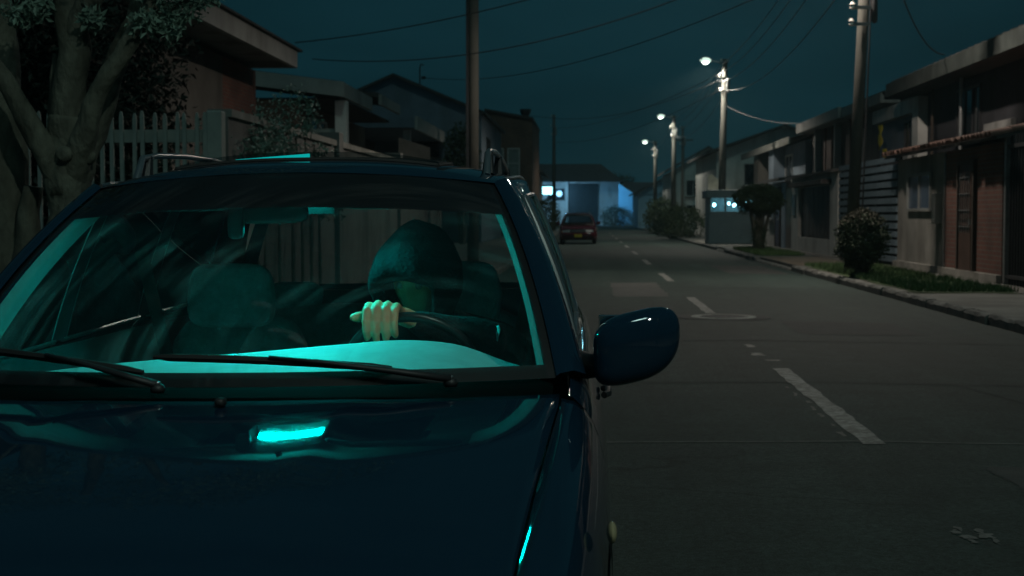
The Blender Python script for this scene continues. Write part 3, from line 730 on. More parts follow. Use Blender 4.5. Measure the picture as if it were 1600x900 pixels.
# far left infill
far_house('gabled_house', 'dark distant house behind the brown brick building', -9, -3.4, 96, 112, 4.2, 5.6, grey, wins=2, grp='houses on the left side')

# white picket fence facing us
pf = empty('picket_fence', (-4.6, 14.4, PZ), 'white-painted picket fence beside the leafy tree', 'fence')
ps = MB()
o0 = Vector((0, 0, 0))
prof = [(-.02, 0), (.02, 0), (.02, 2.16), (0.012, 2.215), (0, 2.23), (-.012, 2.215), (-.02, 2.16)]
mb = MB().add([(x, -.014, z) for x, z in prof] + [(x, .014, z) for x, z in prof], [tuple(range(7)), tuple(range(13, 6, -1))] + [(i, (i + 1) % 7, 7 + (i + 1) % 7, 7 + i) for i in range(7)])
psrc = mb.build('picket', fencem, pf, local=True)
xs = [-6.35 + .1085 * k for k in range(24)]
for k, x in enumerate(xs):
    loc = (x - pf.location.x, -.03 + random.uniform(-.004, .004), random.uniform(-.015, .015)); rot = (0, random.uniform(-.012, .012), 0)
    if k == 0: psrc.location = loc
    else: inst(psrc, 'picket', pf, loc, rot)
MB().box(-6.4, -3.78, 14.40, 14.45, 2.02, 2.15).build('rail', fencem, pf); MB().box(-6.4, -3.78, 14.40, 14.45, .45, .56).build('rail', fencem, pf)
MB().box(-3.86, -3.70, 14.35, 14.52, PZ, 2.34).build('post', fencem, pf, bevel=.015)
# garden wall along the left footpath
gl = empty('garden_wall', (-3.8, 26, PZ), 'long pale garden wall running down the left footpath', 'wall')
MB().box(-3.9, -3.72, 14.7, 36.5, PZ, 2.3).build('wall', M('grey_white_plaster', (.16, .16, .15), .9, var=.25, dirt=.7, bump=.2), gl)
MB().box(-3.94, -3.68, 14.7, 36.5, 2.3, 2.38).build('coping', concrete, gl)
for y in (21, 28, 35.6): MB().box(-3.97, -3.65, y, y + .35, PZ, 2.5).build('pier', MATS['grey_white_plaster'], gl)

# ------------------------------------------------------------------ plants
def shrub(name, label, c, r, n, size, mat, stem_r, base_z=PZ, mat2=None, shell=.6, group=None, gaps=0):
    s = empty(name, (c[0], c[1], base_z), label, 'shrub', group)
    mb = leaves(MB(), c, r, n, size, shell, gaps); mb.build('crown', mat, s, fix=False)
    if mat2:
        m2 = MB()
        for k in range(n // 7):
            a = random.uniform(0, 2 * math.pi); th = random.uniform(0, 1.0)
            d = Vector((math.sin(th) * math.cos(a), math.sin(th) * math.sin(a), math.cos(th)))
            leaf(m2, Vector(c) + Vector((d.x * r[0], d.y * r[1], d.z * r[2])) * random.uniform(.95, 1.08), size)
        m2.build('top_leaves', mat2, s, fix=False)  # bronze leaves scattered over the top of the crown
    mb = MB()
    for k in range(5):
        a = k * 1.26; p = Vector((c[0] + .05 * math.cos(a), c[1] + .05 * math.sin(a), base_z - .02))
        q = Vector(c) + Vector((r[0] * .55 * math.cos(a), r[1] * .55 * math.sin(a), r[2] * random.uniform(0, .5)))
        mb.tube([p, p.lerp(q, .5) + Vector((0, 0, .1)), q], [stem_r, stem_r * .7, stem_r * .3], 6)
    mb.build('stem', bark, s)
    return s
shrub('round_shrub', 'dark round clipped shrub on the nearer verge', (5.14, 26.8, .80), (.47, .47, .54), 6500, .065, leafd, .05, mat2=leafb)
shrub('mushroom_tree', 'mushroom-shaped clipped tree with bare trunk on the farther verge', (5.5, 45.5, 1.74), (.80, .80, .50), 9000, .08, leafd, .07)
tr = [o for o in bpy.data.objects if o.name.startswith('mushroom_tree')][0]
MB().tube([(5.5, 45.5, .05), (5.47, 45.5, .7), (5.52, 45.5, 1.5)], [.22, .15, .13], 10).build('trunk', bark, tr, smooth='all')
leaves(MB(), (5.48, 45.4, .62), (.24, .24, .5), 900, .07, .6).build('ivy', leafd, tr, fix=False)
shrub('garden_bush', 'bushy garden hedge at the right kerb before the guard hut', (4.95, 74, .85), (1.2, 2.6, .9), 3500, .14, leafd, .05, gaps=-.2)
shrub('garden_bush', 'low rounded bush left of the farther garden hedge', (3.95 + .9, 84, .75), (.95, 1.6, .8), 2200, .14, leafd, .05)
shrub('garden_bush', 'tall tangled bush before the blue gabled house', (5.2, 96, 1.0), (1.3, 3.5, 1.4), 3000, .2, leafd, .06, gaps=-.15)
shrub('garden_bush', 'dark bush at the foot of the white house, street end', (2.9, 146, .9), (1.4, 1.0, 1.3), 1500, .22, leafd, .06)
shrub('garden_bush', 'dark rounded bush beneath the blue floodlight', (-2.9, 100, 1.15), (1.15, 1.3, 1.25), 3500, .16, leafd, .07)
shrub('garden_bush', 'dark conical bush below the bare gable', (-5.0, 57.5, 3.3), (.75, .7, 1.6), 3000, .16, leafd, .08)
# creeper with pale blossoms over the garden wall corner
cp = empty('flowering_creeper', (-3.8, 16, PZ), 'pale blossoming creeper over the wall end beside the picket fence', 'plant')
mb = MB(); m2 = MB()
for k in range(16):
    c = (random.uniform(-3.95, -3.5), random.uniform(14.9, 20), random.uniform(1.5, 2.55))
    leaves(mb, c, (.3, .45, .32), 260, .075, .4)
    leaves(m2, c, (.33, .48, .34), 110, .05, .8)
mb.build('foliage', leafm, cp, fix=False); m2.build('blossoms', blossom, cp, fix=False)
mb = MB()
for k in range(8):
    x = random.uniform(-3.7, -3.6); y = 15 + k * .6
    mb.tube([(x, y, PZ), (x - .05, y + .2, 1.2), (x - .1, y + .1, 2.3)], [.025, .018, .01], 5)
mb.build('stem', bark, cp)
# dark hedge and palm behind the fence
hg = empty('garden_hedge', (-6.2, 21, PZ), 'tall black hedge in the garden behind the picket fence', 'hedge')
mb = MB()
for k in range(26):
    leaves(mb, (lambda yy: (-.272 * yy - .95 - random.uniform(0, 1.5), yy, random.uniform(1.2, 3.9)))(random.uniform(17.0, 21.0)), (.85, .95, .85), 1300, .12, .25)
mb.build('foliage', M('leaf_black', (.014, .022, .012), .7, var=.5), hg, fix=False)
mb = MB()
for k in range(9): mb.tube([(-7 + k * .22, 19 + k * .8, PZ), (-6.9 + k * .2, 19 + k * .8, 2.2)], [.05, .02], 6)
mb.build('stem', bark, hg)
pl = empty('garden_palm', (-5.6, 30.5, PZ), 'spiky palm with arching fronds behind the garden wall', 'palm')
mb = MB().tube([(-5.6, 30.5, PZ), (-5.65, 30.5, 1.3), (-5.6, 30.4, 2.4)], [.16, .12, .10], 8); mb.build('trunk', bark, pl)
for k in range(16):
    a = k * 2 * math.pi / 16 + random.uniform(-.2, .2); el = random.uniform(.1, .9); ln = random.uniform(.9, 1.4)
    mb = MB(); prev = None
    pts = []
    for i in range(9):
        t = i / 8; rr_ = ln * t; pts.append(Vector((-5.6 + rr_ * math.cos(a), 30.4 + rr_ * math.sin(a), 2.4 + rr_ * math.tan(el * .9) * .8 - .75 * t * t)))
    mb.tube(pts, [.018 * (1 - .8 * i / 8) for i in range(9)], 5)
    for i in range(1, 9):
        tdir = (pts[i] - pts[i - 1]).normalized(); sd_ = tdir.cross(Z_).normalized()
        for q in (-1, 1):
            for ofs in (0, .5):
                p = pts[i - 1].lerp(pts[i], ofs)
                leaf(mb, p, .36 * (1 - .4 * i / 9), (tdir * .6 + sd_ * q + Vector((0, 0, -.35))).normalized(), .09)
    mb.build('frond', leafd, pl, fix=False)
bk = empty('distant_tree', (3.5, 190, 0), 'dark distant tree rising behind the roofs at the street end', 'tree')
leaves(MB(), (4.2, 178, 4.4), (2.2, 2.0, 1.9), 1400, .4, .4).build('crown', leafd, bk, fix=False)
MB().tube([(4.2, 178, 0), (4.2, 178, 4)], [.3, .15], 8).build('trunk', bark, bk)
# ------------------------------------------------------------------ the multi-stemmed tree behind the car
lt = empty('street_tree', (-3.03, 8.2, PZ), 'pale-barked many-stemmed street tree with grey-green leaves behind the car', 'tree')
def limb(mb, pts, rad, n=14, wob=.02, seed=0):
    P = []; Q = []
    m = 6
    ps = [Vector(p) for p in pts]
    for i in range(len(ps) - 1):
        for k in range(m):
            t = k / m
            p0 = ps[max(i - 1, 0)]; p1 = ps[i]; p2 = ps[i + 1]; p3 = ps[min(i + 2, len(ps) - 1)]
            q = .5 * ((2 * p1) + (p2 - p0) * t + (2 * p0 - 5 * p1 + 4 * p2 - p3) * t * t + (3 * p1 - p0 - 3 * p2 + p3) * t ** 3)
            P.append(q); Q.append(lin(rad[i], rad[i + 1], t))
    P.append(ps[-1]); Q.append(rad[-1])
    o = len(mb.v); mb.tube(P, Q, n)
    for i in range(o, len(mb.v)):
        p = mb.v[i]; mb.v[i] = p + Vector((mnoise.noise(p * 5 + Vector((seed, 0, 0))), mnoise.noise(p * 5 + Vector((0, seed, 9))), 0)) * wob * 1.6 + Vector((mnoise.noise(p * 17), mnoise.noise(p * 17 + Vector((3, 3, 3))), 0)) * wob * .5
trunkmb = MB()
limb(trunkmb, [(-3.06, 8.2, -.05), (-3.04, 8.2, .5), (-3.03, 8.2, 1.1), (-3.02, 8.2, 1.6), (-3.0, 8.2, 1.85)], [.22, .165, .14, .14, .13], 18, .03, 1)
trunkmb.build('trunk', bark, lt, smooth='all')
limbs = [
    ([(-3.02, 8.2, 1.40), (-3.005, 8.18, 1.94), (-2.97, 8.17, 2.2), (-3.0, 8.17, 2.53), (-3.03, 8.1, 3.1), (-3.2, 8.0, 4.0)], [.13, .10, .09, .075, .06, .03]),
    ([(-2.97, 8.18, 2.2), (-2.93, 8.15, 2.38), (-2.844, 8.12, 2.55), (-2.72, 8.1, 2.9), (-2.6, 8.0, 3.7)], [.085, .075, .065, .05, .02]),
    ([(-3.02, 8.2, 1.40), (-2.90, 8.32, 1.83), (-2.794, 8.32, 2.12), (-2.703, 8.32, 2.34), (-2.63, 8.32, 2.53), (-2.45, 8.4, 3.3)], [.09, .085, .072, .062, .055, .03]),
    ([(-3.02, 8.2, 1.40), (-2.855, 8.05, 1.8), (-2.746, 8.0, 2.01), (-2.622, 7.98, 2.19), (-2.50, 7.98, 2.38), (-2.444, 7.95, 2.53), (-2.40, 7.9, 3.0)], [.09, .07, .056, .05, .046, .042, .02]),
    ([(-3.02, 8.2, 1.40), (-3.15, 8.08, 1.70), (-3.25, 8.05, 1.90), (-3.33, 8.03, 2.05), (-3.43, 8.0, 2.21), (-3.7, 7.9, 2.6), (-4.0, 7.8, 3.3)], [.09, .068, .056, .052, .048, .045, .02]),
    ([(-3.02, 8.2, 1.40), (-3.11, 8.32, 1.8), (-3.13, 8.32, 2.0), (-3.11, 8.32, 2.23)], [.10, .055, .045, .034]),
]
for i, (p, r) in enumerate(limbs):
    mb = MB(); limb(mb, p, r, 12, .014, i + 2); mb.build('limb', bark, lt, smooth='all')
for c, r in (((-2.985, 8.03, 1.63), .05), ((-2.875, 8.10, 1.62), .055)):
    MB().ell(c, (r, r * .6, r * .9), 12, 8, lambda d: 1 + .25 * mnoise.noise(d * 3)).build('burl', bark, lt, smooth='all')
mb = MB()
for c, r, n in [((-3.19, 8.0, 2.43), (.15, .14, .07), 240), ((-3.12, 8.0, 2.47), (.1, .1, .06), 110), ((-2.80, 8.0, 2.40), (.06, .08, .07), 110), ((-2.46, 7.9, 2.36), (.1, .1, .075), 150),
                ((-2.36, 7.9, 2.35), (.14, .12, .075), 230), ((-2.24, 7.9, 2.44), (.13, .12, .09), 210), ((-2.31, 7.9, 2.26), (.04, .05, .05), 45), ((-2.35, 7.95, 2.52), (.2, .15, .06), 220), ((-2.15, 7.9, 2.52), (.12, .12, .08), 160)]:
    leaves(mb, c, r, n, .05, .2, 0)
for k in range(26):
    a = random.uniform(0, 6.28); rr_ = random.uniform(.2, 1.7)
    leaves(mb, (-3.0 + rr_ * math.cos(a), 8.1 + rr_ * math.sin(a), random.uniform(2.85, 4.6)), (.45, .45, .32), 260, .06, .2)
mb.build('crown', leafm, lt, fix=False)
for a, b in (((-2.50, 7.98, 2.38), (-2.2, 7.9, 2.47)), ((-2.58, 7.98, 2.28), (-2.62, 8.1, 2.45)), ((-3.0, 8.1, 2.6), (-3.2, 8.0, 2.45)), ((-2.9, 8.1, 2.5), (-2.8, 8.0, 2.4))):
    a, b = Vector(a), Vector(b); MB().tube([a, a.lerp(b, .5) + Vector((0, 0, .03)), b], [.014, .01, .006], 6).build('twig', bark, lt)
lt2 = empty('street_tree', (-3.55, 8.6, PZ), 'thick mossy tree trunk cut by the left edge of the picture', 'tree')
mb = MB(); limb(mb, [(-3.62, 8.5, -.05), (-3.56, 8.5, .8), (-3.54, 8.5, 1.5), (-3.58, 8.5, 2.3), (-3.7, 8.5, 3.5)], [.24, .17, .15, .14, .07], 16, .02, 30); mb.build('trunk', bark, lt2, smooth='all')
mb = MB(); limb(mb, [(-3.5, 8.45, .3), (-3.38, 8.38, .9), (-3.30, 8.36, 1.45)], [.12, .085, .06], 12, .014, 33); mb.build('limb', bark, lt2, smooth='all')
mb = MB()
for k in range(14):
    a = random.uniform(0, 6.28); leaves(mb, (-3.8 + random.uniform(0, 1) * math.cos(a), 8.6 + random.uniform(0, 1) * math.sin(a), random.uniform(3.0, 4.6)), (.4, .4, .3), 220, .06, .2)
mb.build('crown', leafm, lt2, fix=False)

# ------------------------------------------------------------------ street lamps and poles
def lamp_pole(x, y, h, label, lean=(0, 0), lit=True, col=(1, .97, .88), energy=800, strength=30, arm=(-.62, 0, .22), group='street lamps along the right kerb', z0=PZ, r=(.16, .10), extra=True, spot=R(158)):
    name = 'street_lamp' if lit else 'utility_pole'
    L0 = empty(name, (x, y, z0), label, 'street lamp' if lit else 'pole', group)
    top = Vector((x + lean[0], y + lean[1], z0 + h)); base = Vector((x, y, z0 - .2))
    MB().tube([base, base.lerp(top, .5), top], [r[0], (r[0] + r[1]) / 2, r[1]], 14).build('pole', polem, L0, smooth='all')
    at_ = lambda f: base.lerp(top, f)
    if extra:
        for k, f in enumerate((.985, .90, .83)):
            p = at_(f); b = MB().box(p.x - .16, p.x + .16, p.y - .14, p.y - .05, p.z - .03, p.z + .03).build('bracket', metalg, L0)
            MB().lathe([(.025, 0), (.05, .03), (.03, .06), (.05, .09), (.02, .13)], 10, p + Vector((-.17 - .05 * (k % 2), -.1, 0))).build('insulator', M('porcelain', (.5, .48, .44), .3), b)
        p = at_(.86); MB().tube([p + Vector((.13, -.12, -.25)), p + Vector((.13, -.12, .22))], .085, 10, True).build('transformer_can', metalg, L0, smooth='all')
        MB().tube([at_(.8) + Vector((.1, -.1, 0)), at_(.5) + Vector((.13, -.12, 0)), at_(.1) + Vector((.16, -.14, 0))], .018, 6).build('riser_cable', wirem, L0)
    if lit:
        p = at_(.965); e = p + Vector(arm)
        MB().tube([p, p.lerp(e, .5) + Vector((0, 0, .06)), e], .026, 8).build('arm', metalg, L0)
        d = Vector((arm[0], arm[1], 0)).normalized(); sd_ = d.cross(Z_)
        hb = MB(); rows = []
        for t, wd, ht in ((-.06, .05, .03), (0, .08, .05), (.2, .13, .07), (.38, .13, .06), (.46, .06, .03)):
            c = e + d * t + Vector((0, 0, .03)); rows.append([c + sd_ * wd * math.cos(a) + Z_ * ht * math.sin(a) for a in [i * math.pi / 8 for i in range(9)]])
        hb.grid(rows); hb.f.append([i for i in range(9)]); hb.f.append([36 + i for i in range(9)])
        hd = hb.build('lamp_head', metalg, L0, smooth='all')
        c = e + d * .2 + Vector((0, 0, .0))
        MB().ell(c + Vector((0, 0, .012)), (.235, .17, .115), 16, 10).build('halo_bowl', emis('bowl_glow', (.75, 1.0, .85), 1.1), hd, smooth='all')  # weakly glowing bowl added for a soft halo round the lens
        MB().ell(c + Vector((0, 0, -.045)), (.15, .13, .095), 16, 8).build('lens', emis('lamp_lens_%d' % int(strength), (.86, 1.0, .86), strength), hd, smooth='all')
        l = bpy.data.lights.new('lamp_light', 'SPOT'); l.energy = energy; l.color = col; l.spot_size = spot; l.spot_blend = .35; l.shadow_soft_size = .16
        lo = bpy.data.objects.new('lamp_light', l); C.objects.link(lo); lo.parent = L0; lo.location = c - OFF[L0] + Vector((0, 0, -.12))
    return L0, top
LAMP = []
L1, t1 = lamp_pole(5.72, 61.0, 7.75, 'nearest fully visible lit street lamp, above the guard hut', (.16, 0), energy=2300, strength=26, col=(1, .93, .80))
L2, t2 = lamp_pole(5.42, 89.0, 7.3, 'lit street lamp second farthest along the right kerb', (.05, 0), energy=1200, strength=18, col=(.98, .97, .84))
L3, t3 = lamp_pole(5.40, 112.0, 6.9, 'farthest lit street lamp down the street', (.03, 0), energy=600, strength=16, col=(.98, .97, .84))
L0_, t0_ = lamp_pole(5.21, 28.4, 8.3, 'tall leaning concrete lamp pole rising behind the round shrub', (.33, 0), energy=2700, strength=20, col=(1, .88, .76), arm=(-.9, -.2, .25), r=(.125, .095))
LB, tb = lamp_pole(5.6, -3.4, 8.5, 'street lamp behind the viewer lighting the car', (0, 0), energy=1450, strength=20, col=(.80, 1.0, .88), arm=(-1.6, 0, .3), extra=False, r=(.15, .1))
# fittings of the leaning pole that show below the top of the picture
for z, dx in ((5.30, -.2), (4.98, -.16)):
    f = (z - (PZ - .2)) / 8.5; px_ = 5.21 + .33 * f
    b = MB().box(px_ - .26, px_ + .1, 28.14, 28.22, z - .03, z + .03).build('bracket', metalg, L0_)
    MB().lathe([(.03, -.05), (.055, -.02), (.035, .02), (.06, .05), (.02, .1)], 10, (px_ - .27, 28.12, z)).build('insulator', MATS['porcelain'], b)
px_ = 5.21 + .33 * .62
MB().tube([(px_ + .18, 28.2, 5.05), (px_ + .18, 28.2, 5.75)], .06, 8, True).build('cable_coil', wirem, L0_, smooth='all')
# left-hand poles
PL1, tl1 = lamp_pole(-2.62, 33.0, 9.5, 'tall plain concrete pole rising behind the car roof', (.03, 0), lit=False, group='utility poles', z0=PZ, r=(.14, .115), extra=False)
MB().box(-2.76, -2.70, 32.84, 32.9, 1.0, 9.0).build('conduit', metald, PL1)
PL2, tl2 = lamp_pole(-2.35, 105.0, 8.5, 'distant utility pole with equipment before the long white house', (0, 0), lit=False, group='utility poles', r=(.15, .10))
PL3, tl3 = lamp_pole(6.6, 98.0, 7.2, 'thin dark utility pole between the farthest lamps and the guard hut', (0, 0), lit=False, group='utility poles', r=(.11, .08))
MB().box(5.9, 7.3, 97.9, 98.0, 6.3, 6.4).build('crossarm', metald, PL3)

# ------------------------------------------------------------------ overhead cables
def cable(a, b, sag, label, r=.012, mat=None, n=28):
    a, b = Vector(a), Vector(b)
    pts = [a.lerp(b, i / n) - Vector((0, 0, sag * 4 * (i / n) * (1 - i / n))) for i in range(n + 1)]
    o = MB().tube(pts, r, 6).build('overhead_cable', mat or wirem); tag(o, label, 'cable', 'overhead cables'); return o
P0 = Vector((5.5, 28.3, 0))
for k, (za, zb, s, dx) in enumerate([(8.1, 7.6, .5, -.15), (7.6, 7.25, .6, -.2), (7.15, 6.9, .7, -.15), (6.6, 6.55, .8, .12)]):
    cable((P0.x + dx, 28.2, za), (5.85 + dx, 61, zb), s, ['topmost', 'second', 'third', 'lowest'][k] + ' of the four cables from the leaning pole to the nearest lit lamp', .014, wirel)
    cable((5.85 + dx, 61, zb), (5.45 + dx, 89, zb - .45), s * .8, ['topmost', 'second', 'third', 'lowest'][k] + ' of the four cables between the two middle lamps', .013, wirel)
cable((5.3, 89, 6.9), (5.3, 112, 6.5), .4, 'cable between the two farthest lamps', .013, wirel)
cable((-6.55, 32, 5.15), (5.45, 28.3, 7.9), .55, 'long cable from the grey fascia up to the leaning pole', .013)
cable((-6.55, 34, 5.0), (5.45, 28.3, 7.2), .95, 'sagging cable below the long one from the grey fascia', .013)
cable((-6.9, 60.5, 7.08), (5.5, 28.3, 6.5), .9, 'cable from the roof mast to the leaning pole', .013)
cable((-9.0, 26, 6.0), (-2.6, 33, 9.3), .3, 'cable crossing the top left of the sky to the plain pole', .013)
cable((-2.35, 105, 6.6), (5.75, 61, 6.6), .7, 'cable from the distant left pole to the nearest lit lamp', .014)
cable((-2.35, 105, 7.6), (5.75, 61, 7.3), .6, 'upper cable from the distant left pole to the nearest lit lamp', .014)
cable((5.9, 61, 5.9), (8.2, 54, 4.7), .25, 'drop cable from the nearest lit lamp to the pale fascia', .013)
cable((5.8, 28.3, 6.6), (8.0, 32.5, 4.86), .55, 'black drop cable to the big dark eaves at upper right', .016)
cable((5.8, 28.2, 6.9), (1.2, 14, 9.2), .4, 'cable running from the leaning pole up over the viewer', .012, wirel)
cable((5.7, 61, 7.0), (-3.3, 80.5, 6.9), .8, 'cable from the nearest lit lamp to the brick building', .014)

# ------------------------------------------------------------------ guard hut
gh = empty('guard_hut', (5.8, 58, PZ), 'grey guard hut with lit window band on the right footpath', 'hut')
hutm = M('hut_panel', (.25, .27, .28), .6, var=.1, dirt=.3)
MB().box(4.98, 6.9, 58, 59.8, PZ, 1.40).build('base_panel', hutm, gh, bevel=.02)
for x in (4.98, 5.6, 6.22, 6.82): MB().box(x, x + .08, 58.0, 58.08, 1.40, 1.95).build('mullion', hutm, gh)
MB().box(4.98, 5.06, 58.08, 59.8, 1.40, 1.95).build('side_wall', hutm, gh); MB().box(6.82, 6.9, 58.08, 59.8, 1.40, 1.95).build('side_wall', hutm, gh)
MB().box(5.0, 6.9, 59.7, 59.8, 1.40, 1.95).build('back_wall', hutm, gh)
MB().box(4.85, 7.0, 57.85, 59.95, 1.95, 2.28).build('roof', hutm, gh, bevel=.03)
gm = bpy.data.materials.new('clear_pane'); gm.use_nodes = True
t = gm.node_tree; t.nodes.clear()
o_ = t.nodes.new('ShaderNodeOutputMaterial'); a_ = t.nodes.new('ShaderNodeBsdfTransparent'); b_ = t.nodes.new('ShaderNodeBsdfGlossy'); m_ = t.nodes.new('ShaderNodeMixShader'); f_ = t.nodes.new('ShaderNodeFresnel')
a_.inputs[0].default_value = (.8, .86, .88, 1); b_.inputs['Roughness'].default_value = .02; f_.inputs[0].default_value = 1.45
t.links.new(f_.outputs[0], m_.inputs[0]); t.links.new(a_.outputs[0], m_.inputs[1]); t.links.new(b_.outputs[0], m_.inputs[2]); t.links.new(m_.outputs[0], o_.inputs[0])
for x0, x1 in ((5.07, 5.59), (5.69, 6.21), (6.31, 6.81)): MB().box(x0, x1, 58.03, 58.04, 1.41, 1.94).build('pane', gm, gh)
for k, (x, s) in enumerate(((5.3, .05), (5.9, .04), (6.12, .06), (6.6, .05))):
    MB().ell((x, 59.2, 1.68 + .05 * (k % 2)), (s, s, s * 1.4), 10, 6).build('ceiling_bulb', emis('hut_bulb', (.35, .85, 1.0), 26.0), gh)
# ================================================================== cars
W_T = [(-1.28, .84), (-1.15, .91), (-.9, .96), (-.45, .99), (0, 1), (1.2, 1), (2.1, .99), (2.6, .965), (2.85, .93), (2.95, .88)]
ZT_T = [(-1.28, .61), (-1.1, .685), (-.8, .752), (-.4, .812), (-.05, .852), (.3, .885), (1, .905), (2, .925), (2.95, .94)]
def HZ(v):
    x = -v
    return .893 - .071 * x - .012 * x * x - (.028 * x ** 6 if x > 0 else 0)
HW = .865
def Wf(v): return tab(W_T, v)
def ZT(v): return tab(ZT_T, v)
def UG(v): return lin(.69, .752, max(0, min(1, (v + 1.15) / 1.1)))
def side_profile(v, kind):
    w_ = Wf(v) * HW; zt = ZT(v)
    fr = [(.90, .22), (.935, .27), (.955, .33), (.97, .42), (.986, .52), (.997, .60), (1.0, .68), (.998, .76), (.988, .84), (.975, .90), (.957, .95), (.935, .985)]
    p = [(a * w_, b * zt) for a, b in fr]
    if kind == 'fender':
        g_ = UG(v) + .005; u0 = p[-1][0]
        p += [(lin(u0, g_, .45), zt + .006), (g_, zt + .012)]
    else: p += [(.905 * w_, zt + .012), (.895 * w_, zt + .016)]
    return p
AX = (-.45, 2.10); WZ = .29
def side_panel(v0, v1, kind, sgn, dv=.035):
    n = max(3, int((v1 - v0) / dv)); rows = []
    for i in range(n + 1):
        v = lin(v0, v1, i / n); rows.append([Vector((sgn * u, v, z)) for u, z in side_profile(v, kind)])
    m = len(rows[0]); Ra = .345
    keep = []; 
    for i in range(n):
        for j in range(m - 1):
            c = (rows[i][j] + rows[i + 1][j + 1]) / 2
            if any(math.hypot(c.y - a, c.z - WZ) < Ra - .012 for a in AX): continue
            keep.append((i, j))
    for i in range(n + 1):
        for j in range(m):
            for a in AX:
                d = Vector((0, rows[i][j].y - a, rows[i][j].z - WZ)); l = d.length
                if l < Ra and l > 1e-4:
                    d = d / l * Ra; rows[i][j] = Vector((rows[i][j].x, a + d.y, WZ + d.z))
    mb = MB(); vs = [p for r in rows for p in r]
    mb.add(vs, [(i * m + j, i * m + j + 1, (i + 1) * m + j + 1, (i + 1) * m + j) for i, j in keep])
    return mb
def vb(s): return -.05 + .19 * s * s
def G(s, t, off=0.0):
    b = Vector((.742 * s, vb(s), .904 - .004 * s * s)); tp = Vector((.560 * s, .64 + .15 * s * s, 1.405 - .034 * s * s))
    p = b.lerp(tp, t) + Vector((.016 * s * 4 * t * (1 - t), -.022 * 4 * t * (1 - t), .022 * 4 * t * (1 - t)))
    return p + Vector((.25 * s, -.56, .79)).normalized() * off
ZC_T = [(.60, 1.399), (.75, 1.430), (1.0, 1.453), (1.6, 1.471), (2.2, 1.465), (2.74, 1.430)]
ZE_T = [(.78, 1.371), (1.0, 1.387), (1.6, 1.403), (2.2, 1.395), (2.74, 1.365)]
RW_T = [(.6, .553), (.85, .575), (1.1, .592), (1.8, .592), (2.4, .57), (2.74, .54)]
def roofp(s, p, off=0.0):
    vf = .64 + .15 * s * s; v = lin(vf, 2.74 - .05 * s * s, p)
    ze = tab(ZE_T, v); zc = tab(ZC_T, v)
    if p == 0: z = 1.405 - .034 * s * s
    else: z = zc - (zc - ze) * abs(s) ** 2.6
    return Vector((s * tab(RW_T, v), v, z + off))
def belt(v): return Vector((.895 * HW * Wf(v), v, ZT(v) + .016))
def topl(v): return Vector((tab(RW_T, v) + .022, v, tab(ZE_T, v) - .022))
def S(vbm, vtp, t, off=0.0):
    p = belt(vbm).lerp(topl(vtp), t); p.x += .016 * 4 * t * (1 - t) + off; return p
def spanel(vb0, vt0, vb1, vt1, sgn, n=8, m=8, t0=0, t1=1, off=0.0):
    rows = []
    for i in range(n + 1):
        k = i / n; rows.append([Vector((sgn * q.x, q.y, q.z)) for q in [S(lin(vb0, vb1, k), lin(vt0, vt1, k), lin(t0, t1, j / m), off) for j in range(m + 1)]])
    return MB().grid(rows)
def sup(c, h, e=3.0, n=26, m=16, tilt=0, fn=None):
    """rounded cushion shape"""
    mb = MB(); c = Vector(c); rows = []
    sp = lambda x, q: math.copysign(abs(x) ** (2 / q), x)
    for i in range(m + 1):
        a = -math.pi / 2 + math.pi * i / m; row = []
        for k in range(n):
            b = 2 * math.pi * k / n
            p = Vector((h[0] * sp(math.cos(a), e) * sp(math.cos(b), e), h[1] * sp(math.cos(a), e) * sp(math.sin(b), e), h[2] * sp(math.sin(a), e)))
            if fn: p = fn(p)
            row.append(p)
        rows.append(row)
    mb.grid(rows, True)
    mb.f.append([k for k in range(n)]); mb.f.append([m * n + k for k in range(n)])
    rt = Matrix.Rotation(tilt, 3, 'X')
    mb.v = [c + rt @ p for p in mb.v]
    return mb

# --- car materials
def car_paint(name, col, flake):
    m, t, b = mat_nodes(name)
    tc = t.nodes.new('ShaderNodeTexCoord')
    n = t.nodes.new('ShaderNodeTexNoise'); n.inputs['Scale'].default_value = 7; n.inputs['Detail'].default_value = 9; n.inputs['Roughness'].default_value = .7
    t.links.new(tc.outputs['Object'], n.inputs['Vector'])
    r = t.nodes.new('ShaderNodeMapRange'); r.inputs[1].default_value = .5; r.inputs[2].default_value = .75; r.inputs[4].default_value = .09
    t.links.new(n.outputs['Fac'], r.inputs[0])
    mx = t.nodes.new('ShaderNodeMix'); mx.data_type = 'RGBA'; mx.inputs[6].default_value = (*col, 1); mx.inputs[7].default_value = (.03, .04, .045, 1)
    t.links.new(r.outputs[0], mx.inputs[0]); t.links.new(mx.outputs[2], b.inputs['Base Color'])
    b.inputs['Metallic'].default_value = 0; b.inputs['Roughness'].default_value = .5; b.inputs['Specular IOR Level'].default_value = 0.0
    b.inputs['Coat Weight'].default_value = 1.0
    n2 = t.nodes.new('ShaderNodeTexNoise'); n2.inputs['Scale'].default_value = 22; n2.inputs['Detail'].default_value = 6
    t.links.new(tc.outputs['Object'], n2.inputs['Vector'])
    r2 = t.nodes.new('ShaderNodeMapRange'); r2.inputs[1].default_value = .35; r2.inputs[2].default_value = .75; r2.inputs[3].default_value = .025; r2.inputs[4].default_value = .045
    t.links.new(n2.outputs['Fac'], r2.inputs[0]); t.links.new(r2.outputs[0], b.inputs['Coat Roughness'])
    return m
navy = car_paint('navy_paint', (.006, .022, .041), .2)
redp = car_paint('red_paint', (.04, .004, .007), .1)
blackpl = M('black_plastic', (.016, .016, .017), .55, var=.3, scale=20)
rubber = M('rubber', (.012, .012, .012), .75, var=.3)
chrome = M('satin_trim', (.42, .43, .43), .28, metal=.9, var=.15, scale=10)
chromeb = M('bright_trim', (.7, .7, .7), .12, metal=1.0, var=.05)
